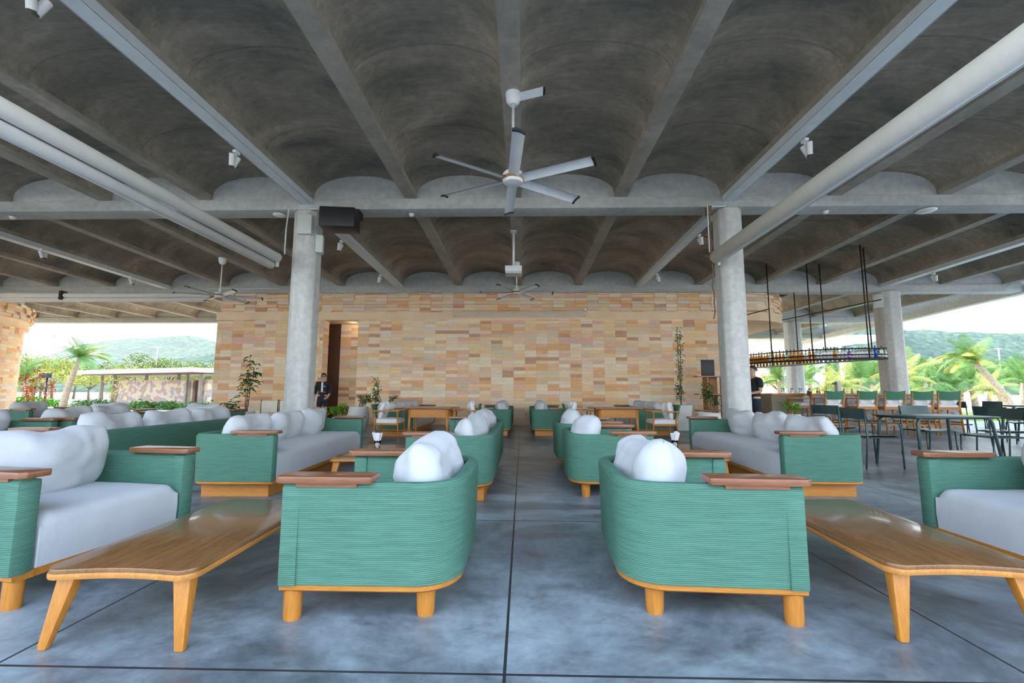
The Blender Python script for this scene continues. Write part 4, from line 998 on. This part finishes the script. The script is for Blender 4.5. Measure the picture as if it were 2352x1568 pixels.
for k, (x, lb) in enumerate(((-7.35, 'left'), (-6.8, 'right'))):
    t_ = thing('canvas_chair', (x - .12, 12.95, 0), 'cream canvas backed low chair by the stone wall, %s of the pair' % lb, 'chair')
    m = MB(); m.box((0, 0, .62), (.48, .03, .34)); m.obj('canvas_back', 'cream_canvas', t_)
    m = MB(); m.box((0, .22, .38), (.48, .44, .05)); m.obj('canvas_seat', 'cream_canvas', t_)
    for s in (-1, 1): m = MB(); m.tube([(s * .25, -.02, 0), (s * .25, 0, .82)], .016, 6); m.tube([(s * .25, .42, 0), (s * .25, .44, .55)], .016, 6); m.tube([(s * .25, .0, .54), (s * .25, .45, .54)], .016, 6); m.obj('frame', 'dark_wood', t_)
t_ = thing('wooden_stool', (-6.45, 13.35, 0), 'reddish wooden stool in front of the person at the doorway', 'stool')
m = MB(); m.box((0, 0, .50), (.70, .34, .06)); m.obj('seat', 'teak_frame', t_, 2, .01)
for a in (-.3, .3):
    for b in (-.12, .12): m = MB(); m.tube([(a, b, 0), (a * .95, b, .47)], .022, 8); m.obj('leg', 'teak_leg', t_, True)

# ------------------------------------------------------------------ people
def skin_body(name, J, E_, mat, parent=None, sub=2, root=0):
    me = bpy.data.meshes.new(name); me.from_pydata([j[0] for j in J], E_, []); o = bpy.data.objects.new(name, me); COL.objects.link(o)
    sk = o.modifiers.new('skin', 'SKIN'); sk.use_smooth_shade = True
    for i, j in enumerate(J): r = j[1]; me.skin_vertices[0].data[i].radius = r if isinstance(r, tuple) else (r, r)
    me.skin_vertices[0].data[root].use_root = True
    ss = o.modifiers.new('sub', 'SUBSURF'); ss.levels = sub; ss.render_levels = sub
    me.materials.append(M[mat]); 
    if parent: o.parent = parent
    return o
def person(loc, rz, label, arms, legs, jacket, shorts, glasses=False, hgt=1.0, zip_=False):
    root = thing('person', (loc[0], loc[1], 0), label, 'person', rz=rz)
    J = []; E_ = []
    def j(p, r, parent=None):
        J.append(((p[0] * hgt, p[1] * hgt, p[2] * hgt), r if not isinstance(r, tuple) else r)); k = len(J) - 1
        if parent is not None: E_.append((parent, k))
        return k
    # faces -y
    pel = j((0, 0, .92), (.145, .10)); wai = j((0, 0, 1.06), (.125, .09), pel); che = j((0, .01, 1.26), (.155, .10), wai); shb = j((0, .01, 1.38), (.10, .08), che); nk = j((0, 0, 1.45), (.052, .055), shb)
    jaw = j((0, -.015, 1.515), (.058, .066), nk); hd = j((0, -.012, 1.585), (.074, .088), jaw); tp = j((0, 0, 1.655), (.062, .072), hd)
    hands = []
    for s, A in zip((-1, 1), arms):
        sh = j((s * .17, .01, 1.36), .058, shb); el = j(A[0], .044, sh); wr = j(A[1], .028, el); pa = j(A[2], (.020, .038), wr); hands.append((wr, pa))
        d = (Vector(A[2]) - Vector(A[1])).normalized(); sidev = d.cross(Vector((0, 1, 0))).normalized()
        for q in range(4):
            off = sidev * (q - 1.5) * .019; Ln = (.062, .075, .070, .055)[q]
            b_ = Vector(A[2]) + d * .028 + off; c_ = b_ + d * Ln * .55; e2 = c_ + (d + Vector((0, -.5, 0))).normalized() * Ln * .45
            k1 = j(b_, .0095, pa); k2 = j(c_, .0085, k1); j(e2, .007, k2)
        tb = Vector(A[1]) + d * .025 + sidev * .034 * s; k1 = j(tb, .011, wr); j(tb + d * .03 + sidev * .03 * s + Vector((0, -.01, 0)), .009, k1)
    for s, Lg in zip((-1, 1), legs):
        hp = j((s * .085, 0, .86), .085, pel); kn = j(Lg[0], .058, hp); an = j(Lg[1], .036, kn); to = j((Lg[1][0] + s * .01, Lg[1][1] - .14, .035), .032, an)
    body = skin_body('body', J, E_, 'skin', root)
    # jacket
    def part(name, ids, mat, grow, sub=2):
        pass
    K = []; KE = []
    def k_(p, r, par=None):
        K.append(((p[0] * hgt, p[1] * hgt, p[2] * hgt), r)); i = len(K) - 1
        if par is not None: KE.append((par, i))
        return i
    a0 = k_((0, 0, .90), (.168, .125)); a1 = k_((0, 0, 1.12), (.165, .118), a0); a2 = k_((0, .01, 1.28), (.185, .122), a1); a3 = k_((0, .01, 1.385), (.125, .098), a2); k_((0, 0, 1.425), (.072, .070), a3)
    for s, A in zip((-1, 1), arms):
        b1 = k_((s * .185, .01, 1.365), .072, a3)
        if jacket == 'long': b2 = k_(A[0], .062, b1); k_(tuple(Vector(A[0]).lerp(Vector(A[1]), .62)), .050, b2)
        else: k_(tuple(Vector((s * .185, .01, 1.365)).lerp(Vector(A[0]), .75)), .070, b1)
    skin_body('jacket' if jacket == 'long' else 'shirt', K, KE, 'cloth_black', root)
    K = []; KE = []
    b0 = k_((0, 0, 1.04), (.140, .105)); c0 = k_((0, 0, .90), (.165, .122), b0)
    for s, Lg in zip((-1, 1), legs):
        d1 = k_((s * .092, 0, .80), .098, c0); kk = Vector((s * .092, 0, .80)).lerp(Vector(Lg[0]), .75 if shorts else 1.0); d2 = k_(tuple(kk), .090 if shorts else .075, d1)
        if not shorts: k_(tuple(Vector(Lg[0]).lerp(Vector(Lg[1]), .9)), .058, d2)
    skin_body('shorts' if shorts else 'trousers', K, KE, 'cloth_navy', root)
    # shoes
    for s, Lg in zip((-1, 1), legs):
        m = MB(); x, y = Lg[1][0] * hgt, Lg[1][1] * hgt; m.lathe([(0, 0), (.045, 0), (.05, .03), (.042, .07), (.0, .09)], (x, y - .07, 0), 14, (1, 2.6)); m.obj('shoe', 'cloth_black', root, True)
    # head details
    hz = 1.585 * hgt; q = hgt
    m = MB(); V = []
    m.grid(lambda u, v: ((.083 + .004 * sin(9 * u * pi)) * q * cos(2 * pi * u) * sin(pi * (.02 + .52 * v)), ((.098) * q * sin(2 * pi * u) * sin(pi * (.02 + .52 * v)) + .012), hz + .028 + .092 * q * cos(pi * (.02 + .52 * v)) + (.045 if sin(2 * pi * u) < -.25 else -.03) * v), 28, 10)
    m.obj('hair', 'hair_black', root, True)
    m = MB(); m.tube([(0, -.083 * q, hz + .012), (0, -.104 * q, hz - .018), (0, -.088 * q, hz - .026)], [.008, .013, .008], 8); m.obj('nose', 'skin', root, True)
    m = MB(); m.tube([(-.022, -.083 * q, hz - .052), (0, -.090 * q, hz - .052), (.022, -.083 * q, hz - .052)], [.003, .006, .003], 6); m.obj('mouth', 'lip', root, True)
    for s in (-1, 1):
        m = MB(); m.lathe([(0, -.009), (.010, 0), (0, .009)], (s * .030, -.084 * q, hz + .004), 10); m.obj('eye', 'black_plastic', root, True)
        m = MB(); m.lathe([(0, -.026), (.010, -.012), (.012, .01), (0, .028)], (s * .079 * q, 0, hz - .005), 8, (.7, 1.5)); m.obj('ear', 'skin', root, True)
        m = MB(); m.box((s * .030, -.088 * q, hz + .022), (.030, .008, .006)); m.obj('eyebrow', 'hair_black', root)
    if glasses:
        m = MB()
        for s in (-1, 1): m.lathe([(0, 0), (.024, .004), (.024, .012), (0, .016)], (s * .030, 0, 0), 14)
        m.v = [(x, -.094 * q - (z - .008) , hz + .004 + y * .75) for x, y, z in m.v]; m.box((0, -.100 * q, hz + .006), (.03, .006, .006)); m.box((-.068, -.05 * q, hz + .008), (.006, .10, .008)); m.box((.068, -.05 * q, hz + .008), (.006, .10, .008)); m.obj('sunglasses', 'black_plastic', root)
    if zip_:
        m = MB(); m.prism([(-.012, -.134), (.012, -.134), (.03, -.11), (-.03, -.11)], 1.08 * q, 1.40 * q); m.obj('white_shirt_front', 'paper', root)
        m = MB(); m.box((0, -.128 * q, 1.075 * q), (.23, .012, .014)); m.obj('waist_strap', 'lip', root)
        m = MB(); m.box((.085, -.128 * q, 1.26 * q), (.03, .01, .03), .3); m.obj('chest_badge', 'paper', root)
    return root
person((-6.44, 14.15), .12, 'person in dark zip jacket, shorts and sunglasses standing in the stone doorway',
       [((-.25, .03, 1.12), (-.27, -.04, .90), (-.26, -.07, .83)), ((.26, .02, 1.12), (.20, -.14, .93), (.17, -.19, .89))],
       [((-.10, -.02, .48), (-.11, .03, .08)), ((.11, -.03, .48), (.13, .0, .08))], 'long', True, True, .975, True)
person((5.32, 10.3), -1.35, 'person in black tee shirt and dark trousers standing behind the right column by the bar',
       [((-.24, -.02, 1.10), (-.10, -.22, 1.08), (-.02, -.25, 1.09)), ((.24, -.02, 1.10), (.12, -.22, 1.06), (.03, -.26, 1.08))],
       [((-.10, -.02, .48), (-.11, .03, .08)), ((.11, -.02, .48), (.12, .03, .08))], 'short', False, False, 1.0)

# ------------------------------------------------------------------ outdoors
def palm(loc, h_, lean, label, fr=15, fl=2.2, seed=0, tr=.16, name='palm_tree', group=None, leaf='palm_leaf', wind=(0, 0), z0=-.2, simple=False):
    t_ = thing(name, (loc[0], loc[1], z0), label, 'palm tree', group); rnd = random.Random(seed)
    P = [Vector((lean[0] * (u ** 1.5), lean[1] * (u ** 1.5), h_ * u)) for u in [k / 16 for k in range(17)]]
    m = MB(); m.tube(P, [tr * (1.35 - .55 * k / 16) * (1.08 if k % 2 else .94) for k in range(17)], 10); m.obj('trunk', 'palm_trunk', t_, True)
    top = P[-1]; parts = MB()
    for k in range(fr):
        a = 2 * pi * k / fr + rnd.uniform(-.2, .2); el = rnd.choice((1.35, 1.15, .9, .6, .3)) + rnd.uniform(-.15, .15); L = fl * rnd.uniform(.8, 1.1); m = parts if simple else MB()
        d = Vector((cos(a) * cos(el) + wind[0], sin(a) * cos(el) + wind[1], sin(el))); sp = [top.copy()]; n = 12 if not simple else 8
        for i in range(n): d = (d + Vector((0, 0, -.14 if not simple else -.2))).normalized(); sp.append(sp[-1] + d * L / n)
        m.tube(sp, [.022 * (1 - .8 * i / n) + .003 for i in range(n + 1)], 4)
        sub = 4 if not simple else 3
        for i in range(1, n * sub):
            u = i / (n * sub); i0 = min(n - 1, int(u * n)); p = sp[i0].lerp(sp[i0 + 1], u * n - i0); t2 = (sp[i0 + 1] - sp[i0]).normalized(); s = t2.cross(Vector((0, 0, 1))).normalized()
            ll = L * .28 * (sin(pi * min(1, u * .9 + .12)) ** .6); wd = .013 * fl / 2.2 * (1.6 if simple else 1)
            for sg in (-1, 1):
                e_ = (s * sg * .8 + t2 * .55 + Vector((0, 0, -.35))).normalized(); q = p + e_ * ll
                m.add([p - t2 * wd, p + t2 * wd, p + e_ * ll * .55 + t2 * wd * .9 + Vector((0, 0, .05 * ll)), q + Vector((0, 0, -.1 * ll)), p + e_ * ll * .55 - t2 * wd * .9 + Vector((0, 0, .05 * ll))], [(0, 1, 2, 3, 4)])
        if not simple: m.obj('frond', leaf if rnd.random() > .2 else 'palm_leaf_yellow', t_)
    if simple: parts.obj('crown', leaf, t_)
    return t_
def P3(px, py, Y): return at(px, py, Y)
p = P3(145, 930, 32); palm((p.x, p.y), 3.7, (.9, 0), 'coconut palm with wind bent fronds standing alone in the left opening', 17, 2.35, 2, .17, wind=(.15, 0))
p = P3(2318, 900, 30); palm((p.x, p.y), 3.3, (-1.7, .3), 'large leaning coconut palm at the far right, crown above the others', 17, 2.2, 5, .20, wind=(-.35, 0))
# row of smaller palms on the right
base = palm((0, 0), 1.7, (.1, .1), 'x', 13, 1.9, 11, .13, simple=True, leaf='palm_leaf'); base2 = palm((0, 0), 1.5, (-.2, .1), 'x', 12, 1.8, 12, .12, simple=True, leaf='palm_leaf_yellow')
rp_ = [(1790, 32, 1.25), (1845, 38, 1.2), (1890, 30, 1.0), (1935, 30, 1.1), (1975, 36, 1.25), (2008, 42, 1.6), (2072, 30, 1.35), (2110, 33, .95), (2140, 34, 1.15), (2165, 36, 1.2), (2190, 34, .9), (2238, 34, 1.3), (2265, 31, .95), (2345, 27, 1.1), (2205, 46, 1.3), (2130, 46, 1.5), (1865, 46, 1.5), (1955, 48, 1.5), (2290, 44, 1.3)]
PALMLAB = ['green palm just right of the right column, under the left end of the bottle rack', 'green palm under the rack, left of the far column', 'yellowish low palm right of the far column above the bar', 'yellowish palm behind the drinks dispenser',
 'green palm between the dispenser and the column behind the bar', 'taller green palm just left of the column behind the bar', 'tall yellowish palm touching the right side of the column behind the bar', 'small green palm above the fourth bar stool', 'green palm above the gap between fourth and fifth bar stools',
 'green palm above the fifth bar stool', 'small green palm right of the fifth bar stool', 'green palm under the crown of the leaning palm', 'small yellowish palm left of the leaning trunk', 'green palm at the right edge beside the leaning trunk', 'green palm in the rear row left of the leaning palm',
 'tall green palm in the rear row right of the column behind the bar', 'green palm in the rear row under the left half of the rack', 'green palm in the rear row under the right half of the rack', 'green palm in the rear row behind the leaning trunk']
for k, (px, Y, sc) in enumerate(rp_):
    p = P3(px, 900, Y); b0 = (base, base2)[k in (2, 6, 12, 3)]; yl = b0 is base2
    lab, g_ = PALMLAB[k], 'young palms beyond the bar'
    if b0.get('label') == 'x': b0.location = (p.x, Y, -.2); b0['label'] = lab; b0['group'] = g_; b0.scale = (sc,) * 3; b0.rotation_euler.z = k
    else: dup(b0, (p.x, Y, -.2), k * 1.3, lab, g_, sc)
p = P3(55, 930, 36); b0 = dup(base, (p.x, 36, -.2), 2.1, 'young palm behind the floodlight post in the left opening', None, 1.3); b0['group'] = ''; del b0['group']

def crown_tree(h_, cr, seed, leaf, nl=2200, flat=.6, ls=.28):
    t_ = thing('tree', (0, 0, -60), 'x', 'tree'); rnd = random.Random(seed)
    m = MB(); m.tube([(0, 0, 0), (.1, 0, h_ * .3), (-.05, .1, h_ * .6)], [.16, .12, .09], 7)
    for k in range(6): a = k * 1.05; m.tube([(0, 0, h_ * .38), (cr * .35 * cos(a), cr * .35 * sin(a), h_ * .62), (cr * .6 * cos(a), cr * .6 * sin(a), h_ * .8)], [.08, .05, .02], 5)
    m.obj('trunk', 'bark', t_, True); fo = MB(); bl = [(rnd.uniform(-.7, .7) * cr, rnd.uniform(-.7, .7) * cr, h_ * rnd.uniform(.55, .9), rnd.uniform(.3, .5) * cr) for _ in range(13)]
    for i in range(nl):
        bx, by, bz, br = bl[i % 13]; v = Vector((rnd.gauss(0, 1), rnd.gauss(0, 1), rnd.gauss(0, 1))).normalized() * br * rnd.uniform(.75, 1.05)
        leaves(fo, [(bx + v.x, by + v.y, bz + v.z * flat)], ls, rnd, .2, .6)
    fo.obj('crown', leaf, t_); return t_
TA = crown_tree(5.0, 3.0, 1, 'tree_leaf'); TB = crown_tree(4.4, 3.2, 2, 'tree_leaf_yellow'); TC = crown_tree(5.6, 2.8, 3, 'tree_leaf')
LT = [(75, 52, 'B', 1.25), (20, 60, 'A', 1.3), (120, 66, 'A', 1.15), (235, 58, 'A', 1.0), (270, 70, 'B', 1.2), (310, 58, 'B', 1.05), (345, 72, 'C', 1.3), (385, 62, 'C', 1.0), (420, 66, 'B', 1.0), (470, 62, 'A', 1.05), (205, 50, 'B', .8), (170, 60, 'C', .9), (440, 84, 'A', 1.25), (95, 42, 'B', .75),
      (1800, 70, 'A', 1.1), (1850, 66, 'C', 1.0), (1900, 72, 'A', 1.2), (1960, 64, 'A', 1.0), (2000, 80, 'C', 1.2), (2080, 66, 'C', 1.15), (2120, 60, 'A', .95), (2180, 66, 'A', 1.0), (2235, 58, 'C', 1.0), (2300, 62, 'A', 1.0), (2345, 70, 'C', 1.15), (2275, 80, 'A', 1.3), (2150, 84, 'C', 1.3), (1790, 50, 'B', .8), (2210, 52, 'B', .7)]
TLAB = ['behind the floodlight post', 'half hidden by the stone drum at the far left', 'behind the lone palm crown', 'just right of the lone palm, rear row', 'above the left end of the pavilion roof, rear', 'above the left part of the pavilion roof', 'behind the tall thin lamp post',
 'above the middle of the pavilion roof', 'above the right part of the pavilion roof', 'at the stone wall corner above the pavilion', 'low beside the left end of the pavilion', 'right behind the lone palm trunk', 'farthest, behind the right of the pavilion', 'low in front, between drum and lone palm',
 'just right of the right column under the rack', 'left of the far column', 'right of the far column', 'under the right half of the rack', 'left of the column behind the bar', 'right of the column behind the bar', 'above the fourth bar stool', 'left of the red roofed hut',
 'below the red roofed hut', 'behind the leaning trunk', 'at the right edge of the photo', 'rear, behind the leaning palm crown', 'rear, left of the red roofed hut', 'low under the left end of the rack', 'low in front of the red roofed hut']
for k, (px, Y, t0, sc) in enumerate(LT):
    b0 = {'A': TA, 'B': TB, 'C': TC}[t0]; p = P3(px, 900, Y); left = px < 1000
    kind = {'A': 'green bushy tree', 'B': 'yellow green sunlit tree', 'C': 'tall rounded green tree'}[t0]; pl = 'in the wood beyond the left opening' if left else 'in the wood below the right hill'
    lab = kind + ' ' + TLAB[k]; g_ = 'trees beyond the left opening' if left else 'trees below the right hill'
    if b0['label'] == 'x': b0['label'] = lab; b0['group'] = g_; b0.location = (p.x, Y, -.2); b0.scale = (sc,) * 3; b0.rotation_euler.z = k
    else: dup(b0, (p.x, Y, -.2), k * 1.7, lab, g_, sc)

def bush(px, Y, r, label, leaf='leaf_green', seed=0, group=None, h_=.7):
    p = P3(px, 930, Y); rnd = random.Random(seed + px); m = MB()
    for i in range(420):
        v = Vector((rnd.gauss(0, 1), rnd.gauss(0, 1), abs(rnd.gauss(0, 1)))).normalized() * r * rnd.uniform(.5, 1); leaves(m, [(v.x, v.y, v.z * h_ - .0)], r * .32, rnd, .2, .35)
    o = m.obj('bush', leaf, loc=(p.x, Y, -.18)); tag(o, label, 'bush', group)
bk = [(190, 30, .8), (225, 31, .9), (250, 30, .7), (325, 29, .9), (365, 30, .7), (390, 29, .8), (415, 29, .6), (440, 28, .8), (468, 27, .8), (55, 33, 1.2), (85, 34, 1.1), (112, 33, .9)]
for k, (px, Y, r) in enumerate(bk): bush(px, Y, r, ('green shrub before the stone pavilion, %s of the nine in its row' % ('leftmost second third fourth fifth sixth seventh eighth rightmost'.split()[k])) if px > 150 else 'bright shrub under the left trees, %s of three' % ('nearest the drum', 'middle', 'nearest the lone palm')[k - 9], 'leaf_bright' if px < 150 else 'palm_leaf', k, 'shrubs before the pavilion' if px > 150 else 'bright shrubs under the left trees')
bush(288, 21, .45, 'spiky green plant growing in the sand behind the sofas, left of the pair', 'leaf_bright', 50); bush(345, 20, .38, 'low green plant growing in the sand behind the sofas, right of the pair', 'palm_leaf', 51)
bush(452, 17.5, .45, 'low yellow green shrub at the corner of the stone wall', 'palm_leaf_yellow', 52)
for k, (x, y, lb, h_) in enumerate(((at(78, 900, 18.4).x, 18.4, 'reddish leaved bush in front of the stone drum', 2.2), (-20.9, 15.6, 'second reddish branch plant at the left edge by the drum', 2.0))):
    potted((x, y, -.2), lb, False, [h_, h_ * .8, h_ * .65, h_ * .9], 'leaf_red' if k == 0 else 'palm_leaf_yellow', nl=60, lsize=.20, seed=70 + k, spread=.5, cat='bush', name='bush')
potted((-21.0, 22.2, -.2), 'thin dark stemmed shrub beside the floodlight post', False, [2.0, 1.6, 1.8], 'palm_leaf_yellow', nl=24, lsize=.2, seed=77, spread=.4, cat='bush', name='bush')

# floodlight post, lamp posts
p = P3(100, 940, 24); t_ = thing('floodlight_post', (p.x, 24, -.2), 'black post carrying two square floodlights in the left opening', 'light post')
m = MB(); m.tube([(0, 0, 0), (.0, 0, 2.15)], .045, 8); m.obj('post', 'iron', t_, True)
for s in (-.22, .1): m = MB(); m.box((s - .02, -.05, 2.08), (.28, .14, .28), .1); m.obj('floodlight', 'black_plastic', t_, 2, .01)
for px, Y, h_, lb in ((235, 75, 5.6, 'thin white lamp post left of the pavilion trees'), (353, 70, 8.2, 'tall thin white lamp post above the pavilion roof'), (430, 80, 5.2, 'short white lamp post at the right of the pavilion roof'), (2305, 60, 7.2, 'white street lamp behind the large leaning palm')):
    p = P3(px, 900, Y); t_ = thing('lamp_post', (p.x, Y, -.2), lb, 'lamp post'); m = MB(); m.tube([(0, 0, 0), (0, 0, h_)], .07, 6); m.obj('pole', 'white_paint', t_); m = MB(); m.box((0, 0, h_ - .1), (1.0, .12, .08)); m.obj('lamp_arm', 'white_paint', t_)

# pavilion: flat roof on posts, crazy paved wall, door
a, b = P3(262, 925, 34), P3(478, 925, 30); d = (b - a); ang = math.atan2(d.y, d.x); Lw = math.hypot(d.x, d.y)
t_ = thing('pavilion', ((a.x + b.x) / 2, (a.y + b.y) / 2, -.2), 'low pavilion with a long flat white roof and a multicoloured stone wall', 'pavilion', rz=ang)
m = MB(); m.box((-Lw * .06, 0, 1.0), (Lw * .86, .4, 2.05)); m.obj('stone_wall', 'crazy_stone', t_)
m = MB(); m.box((-.6, .6, 2.62), (Lw * 1.24, 4.6, .30)); m.obj('flat_roof', 'building_white', t_)
m = MB(); m.box((-.6, .6, 2.44), (Lw * 1.18, 4.2, .08)); m.obj('soffit', 'dark_wood', t_)
for k, u in enumerate((-.60, -.45, -.2, .15, .34, .47)): m = MB(); m.box((Lw * u, -.4 if k not in (2, 3) else .3, 1.2), (.16, .16, 2.45)); m.obj('post', 'rib_concrete', t_)
m = MB(); m.box((Lw * .41, .05, 1.0), (.9, .1, 1.95)); m.obj('door', 'dark_wood', t_)
m = MB(); m.box((Lw * .475, .0, 1.0), (.8, .4, 2.05)); m.obj('stone_wall', 'crazy_stone', t_)

# white buildings seen under the rack, red roofed hut
p = P3(1790, 830, 58); t_ = thing('building', (p.x, 58, -.2), 'white two storey building seen below the roof edge behind the bottle rack', 'building')
m = MB(); m.box((0, 0, 2.6), (7.5, 6, 5.6)); m.obj('walls', 'building_white', t_); m = MB(); m.box((.8, -.5, 7.2), (11, 8, .5)); m.obj('flat_roof', 'building_white', t_)
for k in range(3): m = MB(); m.box((-2.3 + 2.1 * k, -3.02, 4.0), (1.2, .06, 1.1)); m.obj('window', 'asphalt_dark', t_)
m = MB(); m.box((0, 0, 6.1), (6.0, 5, 1.8)); m.obj('upper_storey', 'building_white', t_)
p = P3(1850, 780, 40); t_ = thing('canopy_roof', (p.x + 1.0, 40, 5.4), 'white flat canopy roof above the planting, seen beneath the curved roof edge', 'canopy')
m = MB(); m.prism([(-4.5, -2), (3.2, -3), (4.4, 0), (-4.5, 3)], 0, .45); m.obj('slab', 'building_white', t_)
for x in (-3, 2): m = MB(); m.tube([(x, 0, -5.6), (x, 0, 0)], .14, 8); m.obj('post', 'white_paint', t_)
p = P3(2222, 828, 70); t_ = thing('red_roofed_hut', (p.x, 70, -.2), 'distant hut with a red pitched roof in the trees left of the leaning palm', 'hut')
m = MB(); m.box((0, 0, 2.2), (3.2, 3, 4.6)); m.obj('walls', 'building_white', t_); m = MB(); m.add([(-2.1, -2, 4.5), (2.1, -2, 4.5), (2.1, 2, 4.5), (-2.1, 2, 4.5), (-1, 0, 5.9), (1, 0, 5.9)], [(0, 1, 5, 4), (2, 3, 4, 5), (1, 2, 5), (3, 0, 4), (3, 2, 1, 0)]); m.obj('roof', 'roof_red', t_)
# lawn, pool, far deck
m = MB(); m.prism([(17.2, 18.5), (24.5, 19.5), (28, 24.5), (19, 24.5), (13.2, 24.2), (14.2, 21)], -.19, -.02 + .06); struct('lawn', m, 'lawn')
m = MB(); m.prism([(24.0, 19), (44, 20), (48, 27), (28, 26)], -.19, -.08); struct('pool', m, 'water')
m = MB(); m.prism([(17, -5), (45, -5), (45, 19), (17.3, 18)], -.25, -.02); struct('terrace', m, 'render_pale')
m = MB(); m.prism([(17, 24.6), (50, 27), (50, 34), (17, 30)], -.25, -.06); struct('path', m, 'render_pale')
t = NT('haze'); t.t.nodes.remove(t.b); vs = t.n('ShaderNodeVolumeScatter'); vs.inputs['Color'].default_value = (.86, .93, 1, 1); vs.inputs['Density'].default_value = .0006; vs.inputs['Anisotropy'].default_value = .3
t.l(vs.outputs[0], t.o.inputs['Volume']); M['haze'] = t.m
m = MB(); m.box((0, 240, 55), (1300, 260, 115)); struct('haze', m, 'haze')
# hills
def hill(name, x0, x1, y0, dep, prof, label, seed):
    m = MB(); nx, ny = 130, 40
    def fn(u, v):
        x = x0 + (x1 - x0) * u; k = u * (len(prof) - 1); i = min(len(prof) - 2, int(k)); h_ = prof[i] + (prof[i + 1] - prof[i]) * (3 * (k - i) ** 2 - 2 * (k - i) ** 3)
        z = h_ * sin(pi / 2 * min(1, v * 1.15)) ** .9
        z += (noise.noise(Vector((x * .02, v * 3, seed))) * .10 * h_ + noise.noise(Vector((x * .06, v * 9, seed))) * .04 * h_) * min(1, v * 2)
        z += abs(noise.noise(Vector((x * .35, v * 60, seed)))) * 1.6
        return (x, y0 + dep * v, z - 2)
    m.grid(fn, nx * 2, ny * 2); tag(m.obj(name, 'hill_forest', None, True), kind='structure', label=label)
hill('hill', 150, 520, 230, 160, [60, 66, 60, 50, 47, 50, 44, 40], 'forested hill behind the palms on the right', 2)
hill('hill', -560, -190, 330, 180, [24, 30, 40, 58, 62, 48, 34, 44, 60], 'hazy hills beyond the left opening', 3)
hill('hill', -330, -100, 210, 100, [6, 10, 16, 24, 30, 36, 40], 'nearer hill slope at the right of the left opening', 4)
